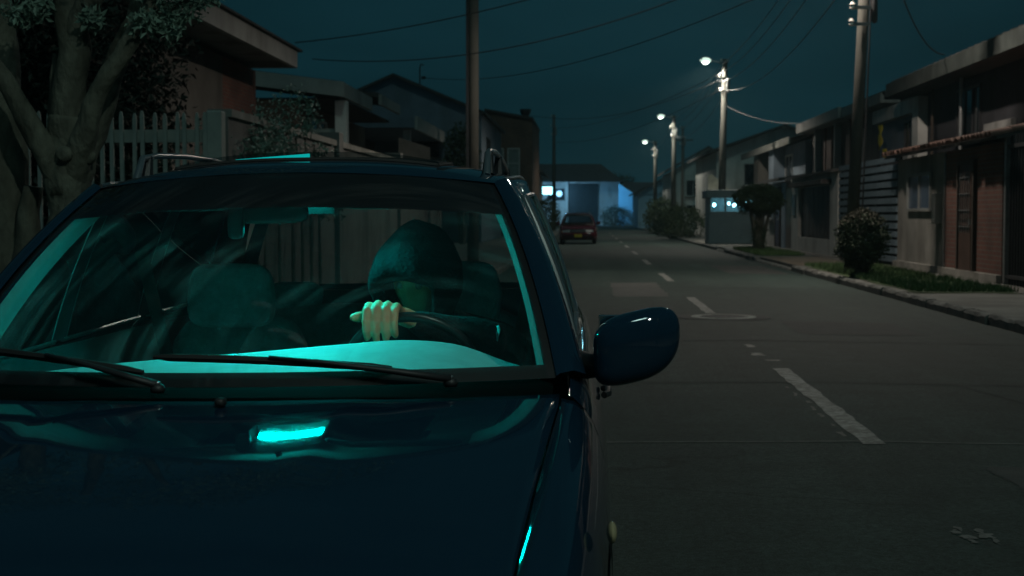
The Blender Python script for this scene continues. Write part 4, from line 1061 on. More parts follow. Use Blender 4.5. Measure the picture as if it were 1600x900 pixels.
inter = M('interior_plastic', (.05, .052, .055), .75, var=.25, scale=15, bump=.15, bscale=200)
dashm = M('dash_vinyl', (.20, .50, .50), .62, var=.12, scale=12, bump=.2, bscale=300)  # cyan of the cabin glow is put into the vinyl colour
pillm = M('pillar_trim', (.24, .25, .24), .8, var=.12, scale=10)
seatm = M('seat_fabric', (.25, .25, .255), .92, var=.25, scale=30, bump=.3, bscale=260)
linerm = M('headliner', (.16, .16, .155), .95, var=.15, scale=20)
tyrem = M('tyre', (.015, .015, .015), .85, var=.3, scale=20)
rimm = M('alloy', (.35, .35, .35), .35, metal=.8, var=.15)
lensm = M('lamp_glass', (.35, .36, .36), .08, var=.1, spec=.7)
amber = M('amber_lens', (.60, .42, .16), .15, var=.1)
redl = M('red_lens', (.25, .01, .01), .15, var=.1)
platem = M('plate_yellow', (.62, .42, .03), .5, var=.1)
def thin_glass(name, tintc, dirt, ior=1.45, smear=True):
    m = bpy.data.materials.new(name); m.use_nodes = True; t = m.node_tree; t.nodes.clear(); Lk = t.links.new
    o = t.nodes.new('ShaderNodeOutputMaterial'); tr = t.nodes.new('ShaderNodeBsdfTransparent'); tr.inputs[0].default_value = (*tintc, 1)
    gl = t.nodes.new('ShaderNodeBsdfGlossy'); gl.inputs['Roughness'].default_value = .015
    fr = t.nodes.new('ShaderNodeFresnel'); fr.inputs[0].default_value = ior
    mx = t.nodes.new('ShaderNodeMixShader'); Lk(fr.outputs[0], mx.inputs[0])
    base = tr.outputs[0]
    if dirt:
        tc = t.nodes.new('ShaderNodeTexCoord')
        def arc(pivot, freq):
            sub = t.nodes.new('ShaderNodeVectorMath'); sub.operation = 'DISTANCE'; sub.inputs[1].default_value = pivot
            Lk(tc.outputs['Object'], sub.inputs[0])
            ml = t.nodes.new('ShaderNodeMath'); ml.operation = 'MULTIPLY'; ml.inputs[1].default_value = freq; Lk(sub.outputs['Value'], ml.inputs[0])
            sc = t.nodes.new('ShaderNodeVectorMath'); sc.operation = 'SCALE'; sc.inputs['Scale'].default_value = 2.2; Lk(tc.outputs['Object'], sc.inputs[0])
            cb = t.nodes.new('ShaderNodeSeparateXYZ'); Lk(sc.outputs[0], cb.inputs[0])
            c2 = t.nodes.new('ShaderNodeCombineXYZ'); Lk(ml.outputs[0], c2.inputs[0]); Lk(cb.outputs[0], c2.inputs[1]); Lk(cb.outputs[2], c2.inputs[2])
            n = t.nodes.new('ShaderNodeTexNoise'); n.inputs['Scale'].default_value = 1.0; n.inputs['Detail'].default_value = 4; Lk(c2.outputs[0], n.inputs['Vector'])
            r = t.nodes.new('ShaderNodeMapRange'); r.inputs[1].default_value = .46; r.inputs[2].default_value = .78; Lk(n.outputs['Fac'], r.inputs[0])
            return r.outputs[0]
        s1 = arc((.50, 0, .90), 30.0)
        bn = t.nodes.new('ShaderNodeTexNoise'); bn.inputs['Scale'].default_value = 4.5; bn.inputs['Detail'].default_value = 4; Lk(tc.outputs['Object'], bn.inputs['Vector'])
        br = t.nodes.new('ShaderNodeMapRange'); br.inputs[1].default_value = .42; br.inputs[2].default_value = .66; br.inputs[3].default_value = .05; br.inputs[4].default_value = 1.0; Lk(bn.outputs['Fac'], br.inputs[0])
        mu = t.nodes.new('ShaderNodeMath'); mu.operation = 'MULTIPLY'; Lk(s1, mu.inputs[0]); Lk(br.outputs[0], mu.inputs[1])
        m2 = t.nodes.new('ShaderNodeMath'); m2.operation = 'MULTIPLY_ADD'; m2.inputs[1].default_value = dirt; m2.inputs[2].default_value = dirt * .05; Lk(mu.outputs[0], m2.inputs[0])
        df = t.nodes.new('ShaderNodeBsdfDiffuse'); df.inputs[0].default_value = (.5, .5, .48, 1); tl_ = t.nodes.new('ShaderNodeBsdfTranslucent'); tl_.inputs[0].default_value = (.5, .5, .48, 1)
        dm = t.nodes.new('ShaderNodeMixShader'); dm.inputs[0].default_value = .75; Lk(df.outputs[0], dm.inputs[1]); Lk(tl_.outputs[0], dm.inputs[2])
        bm_ = t.nodes.new('ShaderNodeMixShader'); Lk(m2.outputs[0], bm_.inputs[0]); Lk(tr.outputs[0], bm_.inputs[1]); Lk(dm.outputs[0], bm_.inputs[2]); base = bm_.outputs[0]
    Lk(base, mx.inputs[1]); Lk(gl.outputs[0], mx.inputs[2]); Lk(mx.outputs[0], o.inputs[0])
    return m
wsglass = thin_glass('windscreen_glass', (.88, .93, .92), .34)
sdglass = thin_glass('side_glass', (.36, .42, .42), 0)
frosted = bpy.data.materials.new('frosted_acrylic'); frosted.use_nodes = True
t = frosted.node_tree; t.nodes.clear(); o_ = t.nodes.new('ShaderNodeOutputMaterial'); a_ = t.nodes.new('ShaderNodeBsdfTranslucent'); b_ = t.nodes.new('ShaderNodeBsdfDiffuse'); m_ = t.nodes.new('ShaderNodeMixShader'); m_.inputs[0].default_value = .3
a_.inputs[0].default_value = (.55, .6, .6, 1); b_.inputs[0].default_value = (.4, .42, .42, 1); t.links.new(a_.outputs[0], m_.inputs[1]); t.links.new(b_.outputs[0], m_.inputs[2]); t.links.new(m_.outputs[0], o_.inputs[0])

def build_car(name, loc, label, paintm, full=True):
    car = empty(name, loc, label, 'car')
    B = lambda mb, nm, mat, par=None, sm=True, bev=0.0: mb.build(nm, mat, par or car, smooth=sm, local=True, bevel=bev)
    # hood
    rows = []
    for i in range(29):
        k = i / 28; row = []
        for j in range(49):
            s = -1 + 2 * j / 48
            v1 = vb(s * .96) - .095; v = lin(-1.17 + .10 * s * s, v1, k); ug = UG(v)
            u = s * ug; zt = ZT(v) + .012; hz = HZ(v)
            z = hz - (hz - zt) * abs(s) ** 2.8
            cr_ = max(0, min(1, (abs(u) - (.30 - .06 * (1 - k))) / .06)); z -= .003 * cr_ * cr_ * (3 - 2 * cr_) * (1 - abs(s) ** 6)
            if i == 0: z -= .012
            row.append(Vector((u, v, z)))
        rows.append(row)
    B(MB().grid(rows), 'hood', paintm, sm='all').modifiers.new('s', 'SOLIDIFY').thickness = .012
    B(MB().hexa([(-.64, -1.0, .3), (.64, -1.0, .3), (.66, -.12, .3), (-.66, -.12, .3), (-.64, -1.0, .62), (.64, -1.0, .62), (.66, -.12, .78), (-.66, -.12, .78)]), 'engine_bay', blackpl, sm=False)
    # fenders, doors, quarters
    doors = []
    for sg in (1, -1):
        B(side_panel(-1.17, -.012, 'fender', sg), 'front_fender', paintm, sm=True).modifiers.new('s', 'SOLIDIFY').thickness = .004
        d1 = B(side_panel(-.004, .998, 'door', sg), 'front_door', paintm, sm='all'); d2 = B(side_panel(1.006, 1.80, 'door', sg), 'rear_door', paintm, sm='all')
        B(side_panel(1.808, 2.95, 'door', sg), 'rear_quarter', paintm, sm='all')
        for dd, v in ((d1, .86), (d2, 1.66)):
            B(MB().tube([(sg * .862, v - .09, .775), (sg * .874, v - .07, .778), (sg * .874, v + .05, .778), (sg * .862, v + .07, .775)], .010, 8), 'door_handle', blackpl, dd)
        # fillet behind fender up to A pillar
        doors.append((sg, d1, d2))
        B(MB().ell((sg * .858, -.62, .70), (.010, .036, .020), 16, 10), 'side_repeater', M('repeater_lens', (.28, .24, .14), .15))
        B(MB().grid([[Vector((sg * (.862 * Wf(v) + .006), v, z)) for z in (.47, .50, .53)] for v in [lin(-.1, 2.8, i / 30) for i in range(31)]]), 'rub_strip', blackpl)
    # windscreen
    n = 28; m = 16
    ws = B(MB().grid([[G(-.975 + 1.95 * j / n, i / m) for j in range(n + 1)] for i in range(m + 1)]), 'windscreen', wsglass, sm='all')
    fr = MB()
    fr.grid([[G(-1 + 2 * j / n, t_, -.004) for j in range(n + 1)] for t_ in (0, .03, .052)])
    fr.grid([[G(-1 + 2 * j / n, t_, -.004) for j in range(n + 1)] for t_ in (.785, .89, 1.0)])
    for sg in (-1, 1): fr.grid([[G(sg * s_, .052 + .733 * i / 12, -.004) for i in range(13)] for s_ in (.972, 1.0)])
    B(fr, 'glass_border', M('ceramic_black', (.006, .006, .007), .5, var=.1), ws)
    # cowl
    B(MB().grid([[Vector((-.735 + 1.47 * j / 30, vb((-1 + 2 * j / 30) * 1.0) - .10 + .055 * i, [.868, .880, .897, .900][i] - .012 * abs(-1 + j / 15) ** 3)) for j in range(31)] for i in range(4)]), 'cowl', M('cowl_black', (.002, .002, .002), .9, var=.3, spec=.02), sm='all')
    # pillars
    for sg in (1, -1):
        rows = []
        for i in range(13):
            t_ = i / 12; e = G(1, t_, .002); e2 = G(1, t_, .012); d_ = S(lin(.37, .37, t_), lin(.97, .97, t_), t_)
            d0 = Vector((lin(.812, .604, t_), lin(.19, .86, t_), lin(.900, 1.377, t_)))
            d0 += Vector((.016 * 4 * t_ * (1 - t_), -.012 * 4 * t_ * (1 - t_), .016 * 4 * t_ * (1 - t_)))
            row = [e, e2.lerp(d0, .12), e2.lerp(d0, .5) + Vector((.006, -.008, .008)), d0, d0.lerp(d_, .35) + Vector((.004, 0, 0)), d_]
            rows.append([Vector((sg * p.x, p.y, p.z)) for p in row])
        B(MB().grid(rows), 'windscreen_pillar', paintm, sm='all')
        # inner pillar trim
        rows = []
        for i in range(13):
            t_ = i / 12
            q_ = 1 - .62 * t_; a = G(.974, lin(.03, .985, t_), -.012); b = a + Vector((-.016 * q_, .03, -.022 * q_)); c = a + Vector((.012, .115, -.03)); d_ = a + Vector((.055, .15, 0))
            rows.append([Vector((sg * p.x, p.y, p.z)) for p in (a, a.lerp(b, .5) + Vector((-.006, -.004, 0)), b, b.lerp(c, .5) + Vector((-.012, 0, -.006)), c, d_)])
        B(MB().grid(rows), 'pillar_trim', pillm, sm='all')
        for par, (a0, a1, b0, b1) in ((doors[0 if sg == 1 else 1][1], (.40, 1.0, .94, 1.0)), (doors[0 if sg == 1 else 1][2], (1.06, 1.10, 1.74, 1.76)), (None, (1.90, 1.86, 2.56, 2.42))):
            wv = B(spanel(a0, a1, b0, b1, sg, t0=.01, t1=.93), 'side_window', sdglass, par, sm='all')
            edge = [S(a0, a1, t_ / 6 * .92 + .01, .006) for t_ in range(7)] + [S(lin(a0, b0, k / 6), lin(a1, b1, k / 6), .93, .006) for k in range(1, 7)] + [S(b0, b1, .93 - t_ / 6 * .92, .006) for t_ in range(1, 7)]
            B(MB().tube([Vector((sg * p.x, p.y, p.z)) for p in edge], .0075, 6), 'window_trim', chrome, wv)
            B(MB().tube([Vector((sg * p.x, p.y, p.z)) for p in [S(lin(a0 - .02, b0 + .03, k / 6), lin(a1, b1, k / 6), .0, .006) for k in range(7)]], .010, 6), 'belt_moulding', chrome, wv)
        for (a0, a1, b0, b1), nm, mt in (((.94, 1.0, 1.06, 1.10), 'door_pillar', blackpl), ((1.74, 1.76, 1.90, 1.86), 'door_pillar', blackpl), ((2.56, 2.42, 2.95, 2.70), 'rear_pillar', paintm)):
            B(spanel(a0, a1, b0, b1, sg), nm, mt, sm='all')
        B(spanel(.37, .94, 2.58, 2.44, sg, 20, 2, .93, 1.0), 'window_header', paintm, sm='all')
        # gutter between roof and side
        rows = []
        for i in range(25):
            v = lin(.80, 2.69, i / 24); a = Vector((tab(RW_T, v), v, tab(ZE_T, v))); b = topl(v)
            rows.append([Vector((sg * p.x, p.y, p.z)) for p in (a, a.lerp(b, .5) + Vector((.008, 0, .004)), b)])
        B(MB().grid(rows), 'cant_rail', paintm, sm='all')
        B(MB().tube([Vector((sg * (tab(RW_T, v) + .004), v, tab(ZE_T, v) + .004)) for v in [lin(.84, 2.65, i / 16) for i in range(17)]], .006, 6), 'drip_moulding', chrome)
    # roof with sunroof opening
    NS, NP = 40, 44; rows = [[roofp(-1 + 2 * j / NS, i / NP) for j in range(NS + 1)] for i in range(NP + 1)]
    SR = (-.37, .37, .96, 1.36)
    def roofmesh(off, hole):
        mb = MB(); vs = []
        for r in rows:
            for p in r: vs.append(p + Vector((0, 0, off)))
        fs = []
        for i in range(NP):
            for j in range(NS):
                c = (rows[i][j] + rows[i + 1][j + 1]) / 2
                if hole and SR[0] < c.x < SR[1] and SR[2] < c.y < SR[3]: continue
                fs.append((i * (NS + 1) + j, i * (NS + 1) + j + 1, (i + 1) * (NS + 1) + j + 1, (i + 1) * (NS + 1) + j))
        return mb.add(vs, fs)
    rf = B(roofmesh(0, full), 'roof', paintm, sm='all')
    if full:
        hl = B(roofmesh(-.028, True), 'headliner', linerm, sm='all')
        z0 = 1.427
        rz = lambda u, v: tab(ZC_T, v) - (tab(ZC_T, v) - tab(ZE_T, v)) * abs(u / tab(RW_T, v)) ** 2.6
        us = [lin(-.385, .385, k / 24) for k in range(25)]
        for vv in (.945, 1.375): B(MB().tube([(u, vv, rz(u, vv) + .001) for u in us], .008, 6), 'sunroof_seal', rubber, rf)
        for uu in (-.385, .385): B(MB().tube([(uu, v, rz(uu, v) + .001) for v in (.945, 1.1, 1.25, 1.375)], .008, 6), 'sunroof_seal', rubber, rf)
        B(MB().grid([[Vector((u, .957 + .010 * i, rz(u, .957) + .002 + .011 * i * (1 - .5 * abs(u / .38) ** 4))) for u in us] for i in range(3)]), 'sunroof_deflector', sdglass, rf, sm='all')
        # slid-back sunroof glass, tilted over the rear half of the opening
        B(MB().hexa([(-.38, 1.004, 1.439), (.38, 1.004, 1.439), (.38, 1.40, 1.445), (-.38, 1.40, 1.445), (-.38, 1.004, 1.443), (.38, 1.004, 1.443), (.38, 1.40, 1.449), (-.38, 1.40, 1.449)]), 'sunroof_glass', M('sunroof_tint', (.01, .012, .013), .06), rf, sm=False)
    # roof rails
    for sg in (1, -1):
        z = lambda v: tab(ZC_T, v) - (tab(ZC_T, v) - tab(ZE_T, v)) * .86 ** 2.6
        vs = [1.0, 1.06, 1.2, 1.5, 1.8, 2.1, 2.35, 2.5, 2.56]; u = .525
        hts = [-.01, .055, .064, .066, .064, .06, .055, .04, -.01]
        rl = B(MB().tube([(sg * (u - .015 * (v - 1.0)), v, z(v) + h) for v, h in zip(vs, hts)], [.012, .010, .0095, .0095, .0095, .0095, .0095, .010, .012], 10), 'roof_rail', chrome)
        for v in (1.12, 1.78, 2.45):
            B(MB().tube([(sg * (u - .015 * (v - 1.0)), v - .03, z(v) - .01), (sg * (u - .015 * (v - 1.0)), v, z(v) + .06)], [.02, .012], 8), 'rail_foot', blackpl, rl)
    # tailgate
    tg = B(MB().grid([[Vector((s * lin(.765, .745, i / 6), 2.955 + .02 * (1 - s * s) - .01 * (i - 3) ** 2 / 9, lin(.42, .965, i / 6))) for s in [-1 + j / 8 for j in range(17)]] for i in range(7)]), 'tailgate', paintm, sm='all')
    rg = lambda s, t_: Vector((s * lin(.735, .53, t_), lin(2.955, 2.715, t_) + .02 * (1 - s * s), lin(.965, 1.370, t_) + .055 * t_ * (1 - s * s)))
    B(MB().grid([[rg(-.9 + 1.8 * j / 12, lin(.06, .9, i / 8)) for j in range(13)] for i in range(9)]), 'rear_window', sdglass, tg, sm='all')
    fr = MB(); fr.grid([[rg(-1 + j / 8, t_) for j in range(17)] for t_ in (0, .06)]); fr.grid([[rg(-1 + j / 8, t_) for j in range(17)] for t_ in (.9, 1.0)])
    for sg in (-1, 1): fr.grid([[rg(sg * s_, .06 + .84 * i / 8) for i in range(9)] for s_ in (.9, 1.0)])
    B(fr, 'rear_window_frame', paintm, tg, sm='all')
    for sg in (-1, 1): B(MB().hexa([(sg * .60, 2.965, .62), (sg * .79, 2.90, .62), (sg * .79, 2.80, .62), (sg * .60, 2.90, .62), (sg * .60, 2.975, .90), (sg * .775, 2.91, .90), (sg * .775, 2.80, .90), (sg * .60, 2.90, .90)]), 'tail_lamp', redl, bev=.01)
    # bumpers, front face
    def bump_sweep(v_end, vc, sgv):
        rows = []
        prof = [(-.03, .20), (.0, .25), (.035, .36), (.03, .46), (.01, .53), (-.05, .555)]
        for i in range(25):
            a = -1 + 2 * i / 24; u = .86 * math.copysign(abs(math.sin(a * math.pi / 2)) ** .8, a); v = vc + (v_end - vc) * abs(a) ** 4.5 + .05 * sgv * -1 * (1 - abs(a)) * 0
            bow = (.10 * (a * a)) * (-sgv)
            rows.append([Vector((u * (1 + d_ * .25), v + bow * (1 - abs(a) ** 6) + sgv * d_, z)) for d_, z in prof])
        return MB().grid(rows)
    B(bump_sweep(-.83, -1.27, -1), 'front_bumper', paintm, sm='all'); B(bump_sweep(2.48, 3.02, 1), 'rear_bumper', paintm, sm='all')
    nose = []
    for i in range(5):
        t_ = i / 4; nose.append([Vector((s * UG(-1.15) * 1.02, -1.17 + .10 * s * s - .05 * t_ * (1 - .2 * s * s), lin(.70 - .05 * s * s, .53, t_))) for s in [-1 + j / 10 for j in range(21)]])
    B(MB().grid(nose), 'front_panel', blackpl, sm='all')
    for sg in (-1, 1):
        B(MB().hexa([(sg * .36, -1.225, .55), (sg * .70, -1.13, .55), (sg * .74, -.98, .55), (sg * .36, -1.08, .55), (sg * .36, -1.195, .675), (sg * .70, -1.10, .655), (sg * .74, -.98, .655), (sg * .36, -1.08, .675)]), 'headlight', lensm, bev=.015)
        B(MB().hexa([(sg * .705, -1.128, .55), (sg * .80, -1.00, .55), (sg * .80, -.93, .55), (sg * .745, -.97, .55), (sg * .705, -1.098, .65), (sg * .795, -.98, .65), (sg * .795, -.93, .65), (sg * .745, -.97, .65)]), 'turn_signal', amber, bev=.01)
    gr = B(MB().box(-.33, .33, -1.245, -1.2, .55, .66), 'grille', blackpl, sm=False, bev=.01)
    for k in range(4): B(MB().box(-.31, .31, -1.256, -1.246, .565 + k * .024, .575 + k * .024), 'grille_bar', chrome, gr, sm=False)
    pl_ = B(MB().box(-.165, .165, -1.325, -1.315, .33, .47), 'number_plate', platem, sm=False, bev=.004)
    # wheels
    for sg in (-1, 1):
        for a in AX:
            cx = sg * .735
            wh = B(MB().lathe([(.20, -.09), (.262, -.095), (.285, -.08), (.29, -.04), (.29, .04), (.285, .08), (.262, .095), (.20, .09)], 36, (cx, a, WZ), 'x'), 'wheel', tyrem, sm='all')
            B(MB().lathe([(.205, sg * .07), (.195, sg * .092), (.175, sg * .075), (.06, sg * .062), (.0, sg * .068)], 30, (cx, a, WZ), 'x'), 'rim', rimm, wh, sm='all')
            mb = MB()
            for k in range(7):
                an_ = k * 2 * math.pi / 7; c_, s_ = math.cos(an_), math.sin(an_)
                mb.tube([(cx + sg * .078, a + .045 * c_, WZ + .045 * s_), (cx + sg * .082, a + .185 * c_, WZ + .185 * s_)], [.022, .016], 6)
            B(mb, 'spokes', rimm, wh)
            mb = MB(); rows = [[Vector((cx - sg * .13, a + .35 * math.cos(x), WZ + .35 * math.sin(x))), Vector((cx + sg * .09, a + .35 * math.cos(x), WZ + .35 * math.sin(x)))] for x in [lin(-.25, math.pi + .25, i / 16) for i in range(17)]]
            B(mb.grid(rows), 'wheel_well', blackpl)
    B(MB().box(-.74, .74, -.05, 2.9, .185, .225), 'floor_pan', blackpl, sm=False)
    # door mirrors
    for sg in (1, -1):
        def shp(p):
            k = p.x / .105
            z = p.z * (1.0 + .10 * k) - (.020 * (1 - k) if p.z < 0 else .004 * (1 - k)) + .010 * k
            y = p.y * (1.0 - .12 * k) + .016 * k
            if p.z < 0: z += .022 * max(0, k) ** 2
            return Vector((sg * p.x, y, z))
        mr = B(sup((sg * .935, .225, .975), (.105, .060, .077), 3.2, 30, 20, 0, shp), 'door_mirror', paintm, sm='all')
        B(MB().tube([(sg * .775, .335, .915), (sg * .815, .29, .908), (sg * .865, .245, .915)], [.048, .042, .034], 12, True, .75), 'mirror_arm', blackpl, mr, sm='all')
        B(MB().box(min(sg * .845, sg * 1.02), max(sg * .845, sg * 1.02), .283, .289, .915, 1.035), 'mirror_glass', chromeb, mr, sm=False, bev=.003)
        B(MB().add([(sg * .795, .22, .905), (sg * .79, .44, .928), (sg * .765, .41, 1.0), (sg * .775, .30, .97)], [(0, 1, 2, 3)]), 'mirror_sail', blackpl, mr, sm=False)
    # wipers
    def wiper(up, s_in, s_out, t_in, t_out, pz):
        pv = Vector((up, vb(up / .725) - .035, .900))
        wa = B(MB().lathe([(.014, -.006), (.017, .002), (.014, .010), (.006, .014)], 14, pv), 'wiper', blackpl, sm='all')
        mid = G(lin(s_in, s_out, .5), lin(t_in, t_out, .5), .034)
        B(MB().tube([pv + Vector((0, 0, .012)), pv.lerp(mid, .3) + Vector((0, -.012, .012)), pv.lerp(mid, .7) + Vector((0, -.008, .008)), mid], [.016, .013, .010, .008], 8, False, .6), 'wiper_arm', blackpl, wa, sm='all')
        B(MB().tube([G(lin(s_in, s_out, k / 12), lin(t_in, t_out, k / 12), .016 + .008 * math.sin(math.pi * k / 12)) for k in range(13)], [.006] + [.010] * 11 + [.005], 6), 'wiper_blade', rubber, wa)
        B(MB().lathe([(.007, .012), (.007, .018), (.003, .020)], 10, pv), 'pivot_nut', chrome, wa, sm='all')
    wiper(.505, .50, -.24, .035, .085, 0); wiper(-.145, -.26, -.93, .03, .11, 0)
    for u in (.03,):
        B(sup((u, -.205, .889), (.012, .018, .010), 3, 14, 8), 'washer_nozzle', blackpl, sm='all')
    if not full:
        B(MB().hexa([(-.7, .3, .3), (.7, .3, .3), (.7, 2.6, .3), (-.7, 2.6, .3), (-.66, .5, .9), (.66, .5, .9), (.66, 2.6, .9), (-.66, 2.6, .9)]), 'cabin', blackpl, sm=False)
        return car
    # ---------------------------------------------------------------- cabin
    ZD = [(-.70, .872), (-.44, .898), (-.1, .922), (.15, .942), (.32, .953), (.47, .94), (.60, .895), (.70, .865)]
    rows = []
    for j in range(41):
        u = lin(-.705, .705, j / 40); zd = tab(ZD, u); v0 = vb(u / .725) + .035; v1 = .60 - .05 * abs(u) ** 2
        rows.append([Vector((u, v0, .872)), Vector((u, lin(v0, v1, .3), lin(.876, zd, .35))), Vector((u, lin(v0, v1, .65), lin(.876, zd, .72))), Vector((u, lin(v0, v1, .92), zd - .003)), Vector((u, v1, zd - .004)), Vector((u, v1 + .025, zd - .03)), Vector((u, v1 + .02, zd - .12)), Vector((u, v1 - .03, .55)), Vector((u, v1 - .1, .35))])
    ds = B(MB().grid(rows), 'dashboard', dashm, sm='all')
    B(MB().box(-.12, .12, .60, .618, .62, .80), 'centre_console', inter, ds, sm=False, bev=.01)
    for u in (-.5, .1, -.1, .56): B(MB().box(u - .05, u + .05, .612, .63, .80, .85), 'air_vent', blackpl, ds, sm=False, bev=.008)
    for u0, u1 in ((-.50, -.22), (.20, .52)): B(MB().grid([[Vector((u, vb(u / .725) + v_, .884 + (v_ - .05) * .12)) for v_ in (.07, .09)] for u in [lin(u0, u1, k / 8) for k in range(9)]]), 'defrost_vent', blackpl, ds)
    # steering wheel
    cw = Vector((.32, .80, .832)); e = Vector((0, -.42, .907)); nn = Vector((0, .907, .42))
    ring = MB(); rr_ = []
    for k in range(48):
        a = 2 * math.pi * k / 48; d_ = X_ * math.cos(a) + e * math.sin(a)
        rr_.append([cw + d_ * (.188 + .0145 * math.cos(b)) + nn * .0145 * math.sin(b) for b in [2 * math.pi * q / 10 for q in range(10)]])
    rr_.append(rr_[0]); ring.grid(rr_, True)
    sw = B(ring, 'steering_wheel', M('wheel_leather', (.02, .02, .02), .32, var=.2, scale=30), sm='all')
    B(sup(cw, (.075, .03, .06), 2.6, 20, 12, -.43), 'wheel_hub', inter, sw, sm='all')
    for a in (R(5), R(175), R(270)):
        d_ = X_ * math.cos(a) + e * math.sin(a); B(MB().tube([cw + d_ * .05, cw + d_ * .185], [.022, .014], 8, False, .5), 'wheel_spoke', inter, sw)
    B(MB().tube([cw - nn * .02, cw - nn * .24], [.035, .045], 12), 'steering_column', inter, sw)
    # seats
    SU = {-1: -.38, 1: .385}
    for sg in (-1, 1):
        st = B(sup((SU[sg], 1.60, .66), (.25, .085, .31), 3.2, 28, 18, R(-14)), 'seat', seatm, sm='all')
        B(sup((SU[sg], 1.24, .36), (.255, .29, .085), 3.2, 28, 14, R(6)), 'seat_cushion', seatm, st, sm='all')
        hrm = B(sup((SU[sg], 1.575 - .04, 1.022), (.146, .055, .108), 4.6, 36, 22, R(-6), lambda p: Vector((p.x * (1 - .10 * max(0, p.z / .108)), p.y, p.z))), 'headrest', seatm, st, sm='all')
        for q in (-.06, .06): B(MB().tube([(SU[sg] + q, 1.60, .88), (SU[sg] + q, 1.56, 1.0)], .007, 8), 'headrest_post', chrome, hrm)
        B(MB().grid([[Vector((sg * (.80 * Wf(v) - .03), v, z)) for z in (.24, .5, .74, .87, .905)] for v in [lin(.1, 2.5, k / 12) for k in range(13)]]), 'door_card', inter, sm='all')
        B(MB().tube([(sg * .66, 1.45, 1.18), (sg * .60, 1.46, .9), (sg * .52, 1.5, .5)], .022, 6, False, .15), 'seat_belt', rubber)
    B(sup((0, 2.42, .64), (.62, .09, .30), 4, 28, 14, R(-14)), 'rear_seat', seatm, sm='all'); B(sup((0, 2.1, .38), (.62, .26, .08), 4, 28, 12), 'rear_seat_cushion', seatm, sm='all')
    for u in (-.36, .36): B(sup((u, 2.46, .97), (.12, .04, .055), 3.2, 22, 12), 'rear_headrest', seatm, sm='all')
    # rear-view mirror and dash camera
    rv = B(sup((-.045, .655, 1.296), (.105, .016, .030), 3.6, 26, 14), 'rear_view_mirror', blackpl, sm='all')
    B(MB().tube([(-.045, .66, 1.30), (-.03, .66, 1.36)], .012, 8), 'mirror_stem', blackpl, rv)
    B(sup((-.135, .63, 1.27), (.022, .018, .045), 4, 18, 10), 'dash_camera', blackpl, rv, sm='all')
    # sun visors
    for sg in (-1, 1): B(sup((sg * .32, .735, 1.325), (.20, .05, .012), 4, 22, 10, R(18)), 'sun_visor', inter, sm='all')
    # cyan light bar under the headliner, the glow in the cabin
    lb = B(MB().box(-.165, .08, .884, .935, 1.352, 1.40), 'cabin_light', blackpl, sm=False, bev=.004)
    B(MB().hexa([(-.155, .898, 1.334), (.07, .898, 1.340), (.07, .922, 1.335), (-.155, .922, 1.329), (-.155, .898, 1.338), (.07, .898, 1.344), (.07, .922, 1.339), (-.155, .922, 1.333)]), 'light_panel', emis('cyan_led', (0.0, 1.0, .92), LED), lb, sm=False)
    B(MB().box(-.165, .08, .937, .943, 1.292, 1.40), 'light_baffle', MATS['cowl_black'], lb, sm=False)  # added plate, keeps the cyan light off driver and headrests
    B(MB().hexa([(-.22, .985, 1.443), (.0, .985, 1.443), (.0, .997, 1.443), (-.22, .997, 1.443), (-.22, .985, 1.456), (.0, .985, 1.4705), (.0, .997, 1.4705), (-.22, .997, 1.456)]), 'light_strip', emis('cyan_led_strip', (0.005, .80, .78), LED2), lb, sm=False)
    B(MB().box(-.22, .0, .99, .999, 1.395, 1.4425), 'strip_bracket', blackpl, lb, sm=False)
    B(MB().box(-.177, -.170, .84, .945, 1.285, 1.38), 'light_shield', MATS['cowl_black'], lb, sm=False)  # added plate, keeps the cyan light off the left pillar
    return car
LED, LED2 = 340.0, 1.1
CX, CY = -.80, 3.2
CAR = build_car('station_wagon', (CX, CY, road_z(CX)), 'dark navy station wagon with roof rails and a hooded driver, facing us', navy)
CAR.rotation_euler = (0, -math.atan(.012), 0)
rc = build_car('red_car', (-.32, 62.2, road_z(-.32)), 'red car with yellow plate approaching down the left lane', redp, False)
rc.rotation_euler = (0, -math.atan(.012), 0); rc.scale = (.95, .95, .93)

# ================================================================== driver
def to_world(p): return CAR.matrix_basis @ Vector(p)
bpy.context.view_layer.update()
drv = empty('person', (CX + .34, CY + 1.3, .40), 'driver in a dark hooded top leaning over the steering wheel', 'person')
OFF[drv] = Vector((CX, CY, road_z(CX))); drv.location = OFF[drv]
skin = M('skin', (.78, .39, .22), .55, var=.12, scale=12, bump=.08, bscale=120)
cloth = M('dark_cotton', (.008, .0095, .011), .95, var=.3, scale=14, bump=.35, bscale=90)
def remeshed(mb, name, mat, vox, parent, smooth_it=2):
    me = bpy.data.meshes.new(name + '_src'); me.from_pydata([tuple(p) for p in mb.v], [], mb.f)
    bm = bmesh.new(); bm.from_mesh(me); bmesh.ops.recalc_face_normals(bm, faces=bm.faces); bm.to_mesh(me); bm.free()
    o = bpy.data.objects.new(name, me); C.objects.link(o)
    md = o.modifiers.new('r', 'REMESH'); md.mode = 'VOXEL'; md.voxel_size = vox
    if smooth_it: sm = o.modifiers.new('s', 'SMOOTH'); sm.iterations = smooth_it; sm.factor = .5
    dg = bpy.context.evaluated_depsgraph_get(); dg.update()
    me2 = bpy.data.meshes.new_from_object(o.evaluated_get(dg)); o.modifiers.clear(); o.data = me2; me2.name = name
    me2.materials.clear(); me2.materials.append(mat)
    for p in me2.polygons: p.use_smooth = True
    o.parent = parent; OFF[o] = OFF[parent]
    return o
hc = Vector((.285, 1.17, 1.09))
hrot = Matrix.Rotation(R(-14), 3, 'Z') @ Matrix.Rotation(R(20), 3, 'X')
